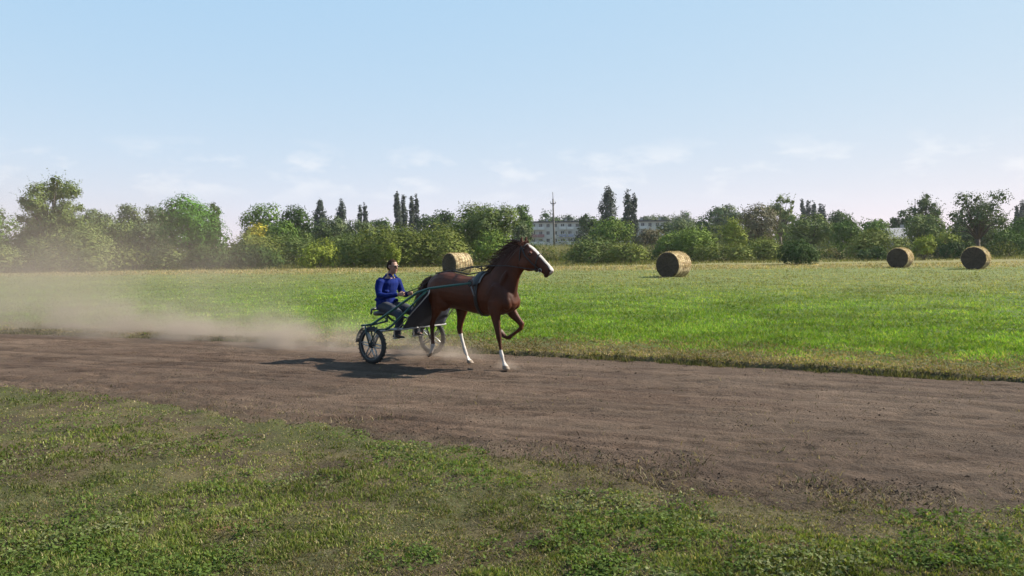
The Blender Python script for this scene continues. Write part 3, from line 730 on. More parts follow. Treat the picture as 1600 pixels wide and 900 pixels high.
for i_, (nm, ct, kd, a, b, yt, d_, co, lb, gr, dn) in enumerate(TREES):
    tree(nm, ct, kd, a, b, yt, d_, co, lb, gr, seed=i_, dens=dn)

# far wood that reads as one mass behind and between them
rw = np.random.default_rng(77)
Vs, Fs, Cs, off = [], [], [], 0
for k in range(150):
    px = rw.uniform(-260, 1860); d_ = rw.uniform(150, 290)
    if 815 < px < 1095: d_ = rw.uniform(355, 420)
    gap = 350 < px < 392 or 560 < px < 620
    top = (357 if gap else 352) + rw.normal(0, 5) - 0.006 * (px - 800)
    H = max(3.0, height_for(px, top, d_)); Wd = rw.uniform(5, 10); n = 340
    v = rw.normal(size=(n, 3)); v /= np.linalg.norm(v, axis=1, keepdims=True)
    lob = (.75 + .25 * np.sin(v[:, 0] * 7 + k) * np.cos(v[:, 2] * 6 + k * 2))[:, None]
    P = v * lob * np.array([Wd / 2, Wd / 2, H * .52]) * rw.uniform(.85, 1.05, (n, 1)) + np.array([world_x(px, d_), d_, H * .5])
    nr = v + rw.normal(size=(n, 3)) * .5; nr /= np.linalg.norm(nr, axis=1, keepdims=True)
    g = np.array(GREENS[['grey', 'dark', 'willow', 'green'][rw.integers(0, 4)]]) * rw.uniform(.85, 1.1)
    V, F, c = quad_leaves('w', P, nr, rw.uniform(.6, 1.3, n) * d_ / 200, .6, g * rw.uniform(.7, 1.25, (n, 1)), rw)
    Vs.append(V); Fs.append(F + off); Cs.append(c); off += len(V)
n = 15000      # low far hedge that closes the gaps under the crowns
P = np.stack([rw.uniform(-260, 260, n), rw.uniform(296, 314, n), rw.uniform(0, 1, n) ** .8 * 5.2], 1); P[:, 2] *= (.7 + .6 * fbm(P[:, 0], P[:, 1] * 0, .12, 3, 170)) * np.where((P[:, 0] > 0) & (P[:, 0] < 60), .35, 1)
nr = rw.normal(size=(n, 3)); nr /= np.linalg.norm(nr, axis=1, keepdims=True)
V, F, c = quad_leaves('w', P, nr, rw.uniform(.9, 1.8, n), .6, np.array(GREENS['grey']) * rw.uniform(.7, 1.2, (n, 1)), rw)
Vs.append(V); Fs.append(F + off); Cs.append(c); off += len(V)
tag(link('distant_woods', np_mesh('distant_woods', np.concatenate(Vs), np.concatenate(Fs), np.concatenate(Cs)), M_blade),
    'far band of trees that closes the view behind the bushes', 'woods', kind='stuff')
# low scrub under the bushes so no bare ground shows between them
Vs, Fs, Cs, off = [], [], [], 0
for k in range(300):
    px = rw.uniform(-200, 1800); d_ = np.interp(px, [-200, 0, 700, 1600, 1800], [86, 88, 97, 108, 110]) + rw.uniform(0, 14)
    H = rw.uniform(1.0, 2.4); Wd = rw.uniform(2.5, 5); n = 330
    if k >= 170: d_ += 26; H *= 1.9; Wd *= 1.5
    v = rw.normal(size=(n, 3)); v[:, 2] = np.abs(v[:, 2]); v /= np.linalg.norm(v, axis=1, keepdims=True)
    P = v * np.array([Wd / 2, Wd / 2, H]) * rw.uniform(.7, 1.1, (n, 1)) + np.array([world_x(px, d_), d_, .05])
    nr = v + rw.normal(size=(n, 3)) * .7; nr /= np.linalg.norm(nr, axis=1, keepdims=True)
    g = np.array(GREENS[['olive', 'willow', 'green', 'dark', 'taupe'][rw.integers(0, 5)]]) * .85
    V, F, c = quad_leaves('w', P, nr, rw.uniform(.14, .34, n), .5, g * rw.uniform(.65, 1.25, (n, 1)), rw)
    Vs.append(V); Fs.append(F + off); Cs.append(c); off += len(V)
tag(link('low_scrub', np_mesh('low_scrub', np.concatenate(Vs), np.concatenate(Fs), np.concatenate(Cs)), M_blade),
    'tangled low scrub filling the spaces between the bushes', 'scrub', kind='stuff')

# ------------------------------------------------------------------ concrete block of flats
M_conc = mat('concrete_panel', (0.62, 0.60, 0.57), .9, var=.12, scale=.35)
M_conc2 = mat('stained_concrete', (0.40, 0.385, 0.36), .9, var=.18, scale=.3)
M_white = mat('white_panel', (0.72, 0.72, 0.72), .8, var=.08, scale=1)
M_pink = mat('red_cladding', (0.36, 0.17, 0.17), .8, var=.15, scale=1)
M_bluep = mat('blue_cladding', (0.33, 0.35, 0.50), .8, var=.15, scale=1)
M_roof = mat('roof_felt', (0.06, 0.06, 0.065), .9, var=.2, scale=.5)
M_glass = mat('window_glass', (0.025, 0.03, 0.035), .08, var=.1, scale=.5)
M_frame = mat('window_frame', (0.62, 0.62, 0.6), .6)
BD = 324.0; bx0, bx1 = world_x(806, BD), world_x(1056, BD); BH = 11.3; ST = 2.8
blk = empty('apartment_block', ((bx0 + bx1) / 2, BD, 0)); hw = (bx1 - bx0) / 2
tag(blk, 'long grey concrete apartment block with balconies half hidden by trees', 'building')
def rect_frame(b, cx, cz, w, h, t, y0, y1):
    for c_, d3 in (((cx, (y0 + y1) / 2, cz + h / 2 - t / 2), (w, y1 - y0, t)), ((cx, (y0 + y1) / 2, cz - h / 2 + t / 2), (w, y1 - y0, t)),
                   ((cx - w / 2 + t / 2, (y0 + y1) / 2, cz), (t, y1 - y0, h - 2 * t)), ((cx + w / 2 - t / 2, (y0 + y1) / 2, cz), (t, y1 - y0, h - 2 * t))):
        b.box(c_, d3)
# wall with real window openings: piers and spandrels round a recessed back plane
nb = 22; bay = 2 * hw / nb
wall = MB(); wall.box((0, 6.2, BH / 2), (2 * hw, 11.6, BH))
for f in range(4):
    z0 = f * ST
    wall.box((0, .2, z0 + .42), (2 * hw, .4, .84)); wall.box((0, .2, z0 + 2.55), (2 * hw, .4, .5))
    for k in range(nb + 1):
        wall.box((-hw + k * bay, .2, z0 + 1.57), (bay * .5, .4, 1.46))
wall.build('wall', M_conc, blk)
rf = MB(); rf.box((0, 5.9, BH + .12), (2 * hw + .8, 13.0, .5)); rfo = rf.build('roof', M_roof, blk)
for k in range(8):
    b = MB(); b.box((-hw + 5 + k * 7.3, 6 + (k % 2), BH + .9), (.9, .9, 1.1)); b.box((-hw + 5 + k * 7.3, 6 + (k % 2), BH + 1.5), (1.1, 1.1, .12)); b.build('chimney', M_conc2, rfo)
wf = MB(); rect_frame(wf, 0, 0, bay * .5, 1.46, .12, -.06, .06); wf.box((0, 0, 0), (.1, .1, 1.2)); wme = wf.mesh('window')
wp = MB(); wp.box((0, .03, 0), (bay * .5 - .2, .03, 1.28)); pme = wp.mesh('pane')
for f in range(1, 4):
    for k in range(nb):
        w_ = link('window', wme, M_frame, blk); w_.location = (-hw + (k + .5) * bay, .28, f * ST + 1.57)
        link('pane', pme, M_glass, w_)
rb = np.random.default_rng(5)
for f in range(1, 4):
    for k in (2, 3, 6, 7, 12, 13, 16, 17, 20):
        m_ = M_pink if (k in (2, 3) and f == 2) else (M_bluep if k in (6, 7) and f == 2 else [M_white, M_conc2, M_white][rb.integers(0, 3)])
        x_ = -hw + (k + .5) * bay; z_ = f * ST
        b = MB(); b.box((0, -.65, .08), (bay * .94, 1.3, .16)); b.box((0, -1.27, .62), (bay * .94, .06, .92))
        for s_ in (-1, 1): b.box((s_ * bay * .455, -.62, .62), (.06, 1.24, .92))
        q = b.build('balcony', m_, blk); q.location = (x_, 0, z_)
        if rb.random() < .55:
            g = MB(); rect_frame(g, 0, 1.75, bay * .94, 1.3, .1, -1.3, -1.2); g.box((0, -1.25, 1.75), (.08, .08, 1.1)); g.build('glazed_screen', M_white, q)

# small house roof between trees
hs = empty('house', (world_x(1400, 180), 180, 0)); tag(hs, 'small house with a grey gable roof behind the broad olive bush', 'house')
b = MB(); b.box((0, 0, 1.5), (6.4, 7, 3.0)); b.build('wall', mat('grey_render', (.30, .30, .30), .9), hs)
b = MB(); b.add([(-3.7, -3.8, 2.9), (3.7, -3.8, 2.9), (3.7, 3.8, 2.9), (-3.7, 3.8, 2.9), (-3.7, 0, 5.2), (3.7, 0, 5.2)], [(0, 1, 5, 4), (2, 3, 4, 5), (0, 4, 3), (1, 2, 5), (0, 3, 2, 1)]); r_ = b.build('roof', mat('grey_slate', (.24, .24, .26), .8, scale=3), hs)
b = MB(); b.box((1.5, .6, 5.2), (.6, .6, 1.4)); b.build('chimney', M_conc2, r_)
for s_ in (-1.6, 1.6):
    b = MB(); rect_frame(b, 0, 0, 1.2, 1.3, .1, -.05, .05); w_ = b.build('window', M_frame, hs); w_.location = (s_, -3.53, 1.7)
    b = MB(); b.box((0, .02, 0), (1.02, .03, 1.12)); b.build('pane', M_glass, w_)

# utility poles
M_pole = mat('weathered_pole', (0.13, 0.12, 0.11), .9, scale=4)
M_cer = mat('ceramic', (0.6, 0.6, 0.58), .4)
def pole(px, ytop, d_, lean, label):
    H = height_for(px, ytop, d_); o = empty('utility_pole', (world_x(px + 3, d_), d_, 0)); o.rotation_euler = (0, lean, 0)
    tag(o, label, 'pole', 'utility poles')
    b = MB(); b.tube([(0, 0, -.3), (0, 0, H * .5), (0, 0, H - .9)], [.2, .17, .13], 10); b.tube([(0, 0, H - 1.0), (0, 0, H)], [.06, .05], 8); b.build('post', M_pole, o, True)
    b = MB(); b.box((0, -.16, H - 1.7), (.95, .10, .12)); b.tube([(-.32, -.16, H - 1.75), (0, -.12, H - 2.2)], .025, 6); b.tube([(.32, -.16, H - 1.75), (0, -.12, H - 2.2)], .025, 6); b.build('crossarm', M_pole, o)
    for x_ in (-.42, .42, 0):
        b = MB(); z_ = H - 1.62 if x_ else H
        b.lathe([(0, 0), (.05, 0), (.05, .1), (.11, .12), (.11, .2), (.06, .22), (.06, .3), (0, .3)], 10, 'z'); q = b.build('insulator', M_cer, o, True); q.location = (x_, -.16 if x_ else 0, z_)
pole(864, 303, 150, -.02, 'tall dark utility pole in front of the concrete block')
pole(1426, 313, 150, 0.0, 'shorter utility pole among trees above the two right-hand bales')

# ------------------------------------------------------------------ hay bales
M_hay = mat_attr('hay', .95, .1, fine=26, var=.35, bump=.8, bumpd=.03)
M_straw = mat_leaf('loose_straw', use_obj=False, trans=.25)
def bale(px, py_d, Dm, Ln, ang, label, seed):
    d_ = py_d; rg = np.random.default_rng(seed)
    o = empty('hay_bale', (world_x(px, d_), d_, 0.0), ang); tag(o, label, 'hay bale', 'round hay bales on the field')
    R = Dm / 2; n, m = 84, 26
    prof = [(R * q, -Ln / 2 + .0) for q in (.02, .12, .25, .38, .5, .62, .74, .84, .92)] + [(R * .975, -Ln / 2 + .03), (R, -Ln / 2 + .09)]
    prof += [(R * (1 + .012 * math.sin(k * 1.9)), lerp(-Ln / 2 + .16, Ln / 2 - .16, k / 17)) for k in range(18)]
    prof += [(a, -b) for a, b in prof[:11][::-1]]
    q = np.linspace(0, 2 * np.pi, n, endpoint=False)
    PR = np.array(prof); rr = PR[:, 0][None]; hh = PR[:, 1][None]
    Q = q[:, None] + 0 * rr
    sw = np.stack([np.cos(Q) * 3, np.sin(Q) * 3], -1)
    side = (np.abs(hh) < Ln / 2 - .05)
    nz_ = fbm(sw[..., 0] * 3 + seed, sw[..., 1] * 3 + hh * 9, 1.0, 4, seed) - .5
    r2_ = rr * (1 + nz_ * .05); h2 = hh + (~side) * np.sign(hh) * ((fbm(rr * 14 + seed + 0 * Q, Q * .9, 1.0, 3, seed + 3) - .5) * .09 - .03 * (1 - rr / R))
    Z = R + r2_ * np.sin(Q); Z = np.maximum(Z, -.0 + .07 * (1 - np.cos(Q)) * 0) - .05
    V = np.stack([r2_ * np.cos(Q), h2 + 0 * Q, Z], -1).reshape(-1, 3); mm_ = len(prof)
    I = np.arange(n * mm_).reshape(n, mm_); J = np.roll(I, -1, 0)
    F = np.stack([I[:, :-1], I[:, 1:], J[:, 1:], J[:, :-1]], -1).reshape(-1, 4)
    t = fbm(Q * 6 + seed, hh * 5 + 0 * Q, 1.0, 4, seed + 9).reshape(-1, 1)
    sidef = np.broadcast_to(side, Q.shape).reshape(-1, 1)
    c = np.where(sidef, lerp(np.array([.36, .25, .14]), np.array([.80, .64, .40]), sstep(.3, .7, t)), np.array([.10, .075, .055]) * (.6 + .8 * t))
    caps = [I[:, 0][None], I[::-1, -1][None]]
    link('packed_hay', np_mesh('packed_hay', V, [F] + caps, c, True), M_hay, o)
    # wrapping twine rings
    for k in range(6):
        y_ = lerp(-Ln / 2 + .2, Ln / 2 - .2, k / 5); b = MB()
        b.lathe([(R * 1.012 + .008 * math.cos(a), y_ + .012 * math.sin(a)) for a in np.linspace(0, 2 * math.pi, 6, endpoint=False)], 48, 'y', True)
        w_ = b.build('twine', M_hay2, o); w_.location = (0, 0, R - .05)
    k_ = 2600; th = rg.uniform(-.2, np.pi + .2, k_); yy = rg.uniform(-Ln / 2, Ln / 2, k_); rr_ = R * rg.uniform(.985, 1.03, k_)
    P = np.stack([rr_ * np.cos(th), yy, R - .05 + rr_ * np.sin(th)], 1)
    e_ = rg.random(k_) < .25; rho = R * np.sqrt(rg.random(k_)); th2 = rg.uniform(0, 6.28, k_)
    P[e_] = np.stack([rho * np.cos(th2), np.full(k_, -Ln / 2 + .0), R - .05 + rho * np.sin(th2)], 1)[e_]
    P[:, 2] = np.maximum(P[:, 2], .04)
    gq = rg.random(k_) < .12; P[gq] = np.stack([rg.normal(0, R * .75, k_), rg.normal(0, Ln * .55, k_), rg.uniform(.03, .10, k_)], 1)[gq]
    nr = rg.normal(size=(k_, 3)); nr /= np.linalg.norm(nr, axis=1, keepdims=True)
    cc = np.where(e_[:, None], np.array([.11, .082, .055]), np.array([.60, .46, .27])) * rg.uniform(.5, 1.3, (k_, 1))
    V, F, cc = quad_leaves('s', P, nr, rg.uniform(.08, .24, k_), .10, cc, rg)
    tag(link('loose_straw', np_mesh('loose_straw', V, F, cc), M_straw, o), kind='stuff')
M_hay2 = mat('twine', (.45, .38, .25), .8)
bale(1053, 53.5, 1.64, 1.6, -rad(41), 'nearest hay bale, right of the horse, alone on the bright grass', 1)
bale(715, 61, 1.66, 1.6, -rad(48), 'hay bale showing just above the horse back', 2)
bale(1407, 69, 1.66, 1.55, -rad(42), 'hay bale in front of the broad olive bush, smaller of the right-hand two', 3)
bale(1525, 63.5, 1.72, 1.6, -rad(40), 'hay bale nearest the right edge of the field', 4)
# ------------------------------------------------------------------ horse, sulky, driver: one shared frame (x forward, y to the horse's left, z up)
HEAD = rad(-36); ORG = (-1.977, 15.35, 0.0)
def lmix(*p): return [tuple(q) for q in p]

# ---- horse body: one continuous surface
hb = MB()
hb.rings([((.70, 1.40), (.68, 1.14), .07, 0), ((.74, 1.485), (.72, 1.03), .17, 0), ((.84, 1.545), (.82, .97), .245, 0), ((.97, 1.585), (.97, .95), .275, 0),
          ((1.14, 1.585), (1.15, .95), .285, 0), ((1.32, 1.55), (1.34, .945), .275, 0), ((1.52, 1.515), (1.53, .915), .285, 0), ((1.72, 1.52), (1.72, .885), .29, 0),
          ((1.90, 1.56), (1.90, .865), .275, 0), ((2.05, 1.575), (2.06, .865), .25, 0), ((2.20, 1.52), (2.24, .88), .235, 0), ((2.36, 1.42), (2.40, .93), .21, 0), ((2.46, 1.32), (2.48, 1.0), .165, 0), ((2.505, 1.24), (2.52, 1.07), .10, 0)], 24)
# neck and head
hb.rings([((1.98, 1.53), (2.44, 1.02), .19, 0), ((2.07, 1.64), (2.52, 1.20), .155, 0), ((2.20, 1.775), (2.55, 1.36), .115, 0), ((2.35, 1.905), (2.585, 1.485), .095, 0), ((2.50, 1.995), (2.64, 1.575), .085, 0), ((2.62, 2.035), (2.70, 1.64), .08, 0), ((2.70, 2.035), (2.76, 1.70), .07, 0)], 20)
hb.rings([((2.635, 2.02), (2.63, 1.76), .07, 0), ((2.71, 2.045), (2.665, 1.665), .092, 0), ((2.80, 2.04), (2.715, 1.62), .102, 0), ((2.88, 1.995), (2.785, 1.605), .10, 0), ((2.955, 1.93), (2.875, 1.615), .084, 0),
          ((3.03, 1.86), (2.955, 1.61), .068, 0), ((3.11, 1.785), (3.03, 1.585), .058, 0), ((3.185, 1.715), (3.09, 1.55), .058, 0), ((3.235, 1.665), (3.13, 1.53), .056, 0), ((3.26, 1.615), (3.175, 1.54), .042, 0)], 18)
hb.ball((2.735, .085, 1.73), (.095, .03, .105)); hb.ball((2.735, -.085, 1.73), (.095, .03, .105))      # cheeks
hb.ball((3.115, 0, 1.535), (.04, .035, .028))                                                          # chin
for s_ in (-1, 1):
    hb.ball((2.865, s_ * .092, 1.905), (.035, .016, .026))                                               # brow
    hb.ball((3.205, s_ * .045, 1.635), (.03, .017, .026))                                                # nostril flare
    hb.rings([((2.705, 2.02), (2.645, 2.02), .026, s_ * .055), ((2.715, 2.075), (2.645, 2.075), .03, s_ * .062), ((2.71, 2.13), (2.665, 2.13), .023, s_ * .066), ((2.71, 2.175), (2.70, 2.175), .008, s_ * .066)], 10)
    hb.ball((2.23, s_ * .175, 1.16), (.18, .07, .26)); hb.ball((2.42, s_ * .12, 1.10), (.09, .085, .13))   # shoulder, breast
    hb.ball((1.00, s_ * .17, 1.22), (.23, .125, .28)); hb.ball((1.18 if s_ > 0 else 1.10, s_ * .165, 1.06), (.15, .085, .15))
    hb.ball((2.20, s_ * .205, 1.00), (.085, .045, .12)); hb.ball((2.13, s_ * .215, 1.22), (.05, .035, .20), [[.85, 0, .52], [0, 1, 0], [-.52, 0, .85]]); hb.ball((2.33, s_ * .13, 1.42), (.05, .035, .22), [[.88, 0, .47], [0, 1, 0], [-.47, 0, .88]])   # haunch, stifle fold
def leg(P, y0, y1):
    """P: (s, z, half length fore-aft, half width, slant of the ring (ds, dz))"""
    R = []
    for k, (s_, z_, a, w, an) in enumerate(P):
        c, n_ = math.cos(an), math.sin(an); y = lerp(y0, y1, k / (len(P) - 1))
        R.append(((s_ + a * c, z_ + a * n_), (s_ - a * c, z_ - a * n_), w, y))
    hb.rings(R, 14)
# right fore, on the ground
leg([(2.22, 1.12, .15, .085, .1), (2.215, .96, .115, .075, .1), (2.235, .82, .080, .060, .1), (2.265, .66, .056, .046, .1), (2.285, .555, .050, .044, 0), (2.293, .50, .044, .040, 0), (2.302, .43, .031, .027, 0), (2.318, .32, .029, .026, 0),
     (2.335, .235, .040, .034, 0), (2.352, .18, .034, .030, -.4), (2.385, .115, .036, .034, -.5), (2.405, .075, .052, .050, -.1), (2.425, .005, .068, .062, 0)], -.17, -.15)
# left fore, lifted and folded
leg([(2.24, 1.12, .15, .085, .3), (2.27, .985, .115, .075, .5), (2.345, .89, .085, .062, .8), (2.435, .80, .060, .048, .85), (2.515, .725, .052, .044, .9), (2.535, .70, .050, .043, 1.5)], .16, .17)
leg([(2.545, .715, .046, .042, 1.2), (2.50, .665, .042, .038, 2.1), (2.43, .61, .031, .027, 2.2), (2.33, .545, .029, .026, 2.2), (2.255, .495, .039, .034, 2.2), (2.205, .49, .033, .030, 1.4), (2.155, .515, .036, .034, 1.2), (2.125, .535, .05, .05, 1.2), (2.075, .575, .062, .06, 1.2)], .17, .16)
# right hind, trailing and leaving the ground
leg([(1.03, 1.22, .20, .12, .1), (1.02, 1.05, .185, .11, .15), (.985, .93, .135, .085, .35), (.925, .82, .085, .06, .4), (.87, .735, .062, .048, .3), (.845, .69, .056, .042, .2), (.84, .63, .046, .035, .1), (.842, .54, .033, .029, 0), (.848, .40, .032, .028, 0),
     (.850, .315, .042, .036, 0), (.838, .255, .036, .032, .3), (.812, .20, .038, .036, .6), (.795, .165, .053, .05, .8), (.762, .105, .066, .06, .95)], -.17, -.15)
# left hind, reaching forward on the ground
leg([(1.10, 1.22, .20, .12, -.1), (1.20, 1.05, .175, .11, -.1), (1.255, .93, .13, .085, 0), (1.245, .81, .092, .064, .15), (1.215, .69, .066, .05, .2), (1.195, .60, .060, .044, .1), (1.205, .54, .050, .038, 0), (1.235, .45, .034, .030, -.1), (1.285, .31, .032, .028, -.2),
     (1.325, .19, .042, .036, -.2), (1.355, .135, .037, .032, -.6), (1.40, .085, .040, .036, -.7), (1.42, .065, .052, .05, -.2), (1.445, .005, .068, .062, 0)], .16, .14)
hme = hb.remesh('body', .0125, 4, .5)
hv = verts_of(hme); X, Y, Z = hv[:, 0], hv[:, 1], hv[:, 2]
hn = fbm(X * 3 + Y, Z * 3 - Y, 1.0, 4, 200)
coat = lerp(np.array([.058, .0145, .006]), np.array([.105, .029, .011]), sstep(.3, .7, hn)[:, None])
jag = (fbm(X * 9 + Y * 5, Z * 5 + Y * 4, 1.0, 3, 210) - .5)
white = np.array([.62, .57, .53]); hoofc = np.array([.17, .13, .10]); dk = np.array([.035, .018, .014])
def put(mask, c_):
    global coat
    m_ = np.clip(mask, 0, 1)[:, None]; coat = lerp(coat, c_, m_)
isf = X > 1.9; isr = Y < 0
put((isf & isr & (Z < .335 + jag * .06)) * 1.0, white)                            # right fore stocking
put((~isf & ~isr & (X < 1.6) & (Z < .50 + jag * .08)) * 1.0, white)               # left hind stocking
put((~isf & isr & (X < 1.1) & (Z < .345 + jag * .06)) * 1.0, white * .85)         # right hind sock
put((~isf & isr & (X < 1.1) & (Z < .165 + .55 * (X - .80))) * 1.0, hoofc * .8)
put((isf & isr & (Z < .072)) * 1.0, hoofc * 1.5); put((~isf & ~isr & (Z < .062)) * 1.0, hoofc * 1.5)
put((isf & ~isr & (X < 2.135) & (Z < .68) & (Z > .45)) * 1.0, hoofc)
# blaze down the front of the face
u = ((X - 2.70) * .81 - (Z - 2.04) * .586); v = (X - 2.70) * .586 + (Z - 2.04) * .81      # along the face, above its axis
head = (X > 2.66) & (Z > 1.45)
top = lerp(.0, .01, 0) + np.interp(u, [0, .1, .2, .3, .45, .6, .7], [.01, .06, .065, .045, .03, .015, -.03])
wid = np.interp(u, [.02, .08, .14, .25, .40, .55, .66, .72], [.0, .026, .044, .038, .032, .035, .042, .035])
put((head & (np.abs(Y) < wid + jag * .025) & (v > top - .085) & (u > .05)) * 1.0, white)
put((head & (u > .60) & (v < -.07)) * .7, dk)                                      # dark mouth
put((head & (((X - 3.212) / .022) ** 2 + ((Z - 1.628) / .016) ** 2 < 1) & (np.abs(Y) > .03)) * 1.0, np.array([.012, .008, .008]))
put((head & (u > .69) & (v > -.12) & (np.abs(Y) < .04)) * .8, np.array([.55, .40, .36]))
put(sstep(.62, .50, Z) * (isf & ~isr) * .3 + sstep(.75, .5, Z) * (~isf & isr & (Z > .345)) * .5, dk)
coat = coat * (0.86 + .28 * fbm(X * 22 + Y * 9, Z * 22 - Y * 9, 1.0, 3, 220))[:, None]
lowd = sstep(.42, .0, Z)[:, None] * sstep(.35, .65, fbm(X * 14, Z * 14 + Y * 8, 1.0, 3, 230))[:, None]
coat = lerp(coat, np.array([.17, .125, .095]), lowd * .55)          # dried dirt on the lower legs
set_col(hme, coat)
M_coat = mat_attr('horse_coat', .58, .22, fine=70, var=.2, bump=.25, bumpd=.004)
M_hair = mat('mane_hair', (.060, .020, .012), .55, var=.5, scale=30, spec=.4)
M_hair2 = mat('forelock_hair', (.20, .065, .03), .55, var=.4, scale=30)
M_eye = mat('eye', (.012, .008, .006), .1)
horse = empty('horse', ORG, HEAD); tag(horse, 'chestnut horse with white blaze and stockings trotting along the track', 'horse')
link('body', hme, M_coat, horse)
for s_ in (-1, 1):
    b = MB(); b.ball((2.872, s_ * .097, 1.878), (.020, .010, .016)); b.build('eye', M_eye, horse, True)
rh = np.random.default_rng(31)
def ribbons(strands, w, name, m_, parent):
    V, F = [], []; k = 0
    for P in strands:
        P = np.array(P); m = len(P); side = rh.normal(size=3) * .5 + np.array([0, 1, .3]); 
        for j in range(m):
            t = P[min(j + 1, m - 1)] - P[max(j - 1, 0)]; a = np.cross(t, side); a /= np.linalg.norm(a) + 1e-9
            ww = w * (1 - .8 * (j / (m - 1)) ** 1.5); V += [P[j] - a * ww, P[j] + a * ww]
        F += [(k + 2 * j, k + 2 * j + 1, k + 2 * j + 3, k + 2 * j + 2) for j in range(m - 1)]; k += 2 * m
    return link(name, np_mesh(name, np.array(V), np.array(F), None), m_, parent)
crest = np.array([(2.03, 1.60), (2.20, 1.765), (2.35, 1.895), (2.50, 1.985), (2.62, 2.025), (2.68, 2.03)])
st = []
for k in range(520):
    q = rh.random(); s0 = np.interp(q, np.linspace(0, 1, 6), crest[:, 0]); z0 = np.interp(q, np.linspace(0, 1, 6), crest[:, 1]) - .02
    ln = rh.uniform(.13, .34) * (1.05 - .25 * (1 - q)); lift = rh.uniform(-.15, .8) if rh.random() < .65 else rh.uniform(-.9, -.3); sd = rh.normal(0, .22)
    y0 = rh.normal(0, .018); P = []
    for j in range(6):
        t = j / 5; P.append((s0 - ln * t * (.75 + .25 * t), y0 + sd * ln * t * 1.2, z0 + .035 * math.sin(min(1, t * 2) * 1.57) + ln * (lift * t - .55 * t * t)))
    st.append(P)
ribbons(st, .0075, 'mane', M_hair, horse)
st = []
for k in range(130):
    y0 = rh.normal(0, .03); s0 = rh.uniform(2.64, 2.74); ln = rh.uniform(.07, .17); bk = rh.uniform(-1.0, .5); P = []
    for j in range(5):
        t = j / 4; P.append((s0 + bk * ln * t, y0 + rh.normal(0, .01) * t, 2.02 + ln * (1.1 * t - .55 * t * t * (1 + abs(bk)))))
    st.append(P)
ribbons(st, .006, 'forelock', M_hair2, horse)
st = []
for k in range(340):
    y0 = rh.normal(0, .022); ln = rh.uniform(.4, .8); sp = rh.normal(0, .09); bk = rh.uniform(.16, .34); P = []
    for j in range(8):
        t = j / 7; P.append((.715 - bk * math.sin(min(1, t * 1.15) * 1.5) * (.8 + .25 * t), y0 + sp * t + rh.normal(0, .006), 1.47 + rh.normal(0, .012) + .06 * math.sin(t * 3.1) * (1 - t) - ln * t ** 1.6))
    st.append(P)
ribbons(st, .008, 'tail', M_hair, horse)

# ---- sulky
M_teal = mat('teal_paint', (.012, .085, .075), .45, var=.25, scale=9, spec=.5)
M_dkteal = mat('dark_teal_paint', (.010, .05, .055), .5, var=.25, scale=9)
M_steel = mat('bare_steel', (.42, .42, .43), .45, metal=.6, var=.25, scale=12)
M_rub = mat('rubber', (.022, .021, .021), .8, var=.3, scale=18, bump=.15)
M_alloy = mat('alloy', (.52, .50, .48), .45, metal=.35, var=.2, scale=10)
M_black = mat('black_vinyl', (.016, .016, .018), .5, var=.3, scale=12)
M_panel = mat('navy_tarpaulin', (.045, .050, .070), .7, var=.35, scale=4, bump=.3, spec=.2)
M_rimd = mat('dark_rim', (.10, .10, .10), .5, metal=.3, var=.3, scale=10)
M_hub = mat('greasy_hub', (.03, .03, .03), .6)
sk = empty('sulky', ORG, HEAD); tag(sk, 'two-wheeled green racing sulky with dark splash screen behind the horse', 'cart')
WR, AX = .325, .78
ty = MB(); ty.lathe([(WR - .045 + .045 * math.cos(a) * 1.0, .036 * math.sin(a)) for a in np.linspace(0, 2 * math.pi, 12, endpoint=False)], 48, 'y', True); tyre_me = ty.mesh('tyre', True)
kn = MB()
for k in range(56):
    a = 2 * math.pi * k / 56; kn.box(((WR + .001) * math.cos(a), .014 * (-1) ** k, (WR + .001) * math.sin(a)), (.012, .026, .014), [[math.cos(a), 0, -math.sin(a)], [0, 1, 0], [math.sin(a), 0, math.cos(a)]])
tread_me = kn.mesh('tread')
rm = MB(); rm.lathe([(WR - .075, -.03), (WR - .06, -.034), (WR - .055, .0), (WR - .06, .034), (WR - .075, .03), (WR - .085, 0)], 48, 'y', True); rim_me = rm.mesh('rim', True)
spk = MB()
for s_ in (-1, 1):
    spk.tube([(.035, s_ * .012, .02 * s_), (.13, s_ * .010, .03 * s_), (WR - .07, s_ * .006, .012 * s_)], [(.020, .012), (.016, .011), (.019, .012)], 8)
spoke_me = spk.mesh('spoke', True)
hu = MB(); hu.lathe([(0, -.06), (.028, -.06), (.03, -.03), (.055, -.025), (.055, .025), (.03, .03), (.028, .06), (0, .06)], 20, 'y'); hub_me = hu.mesh('hub', True)
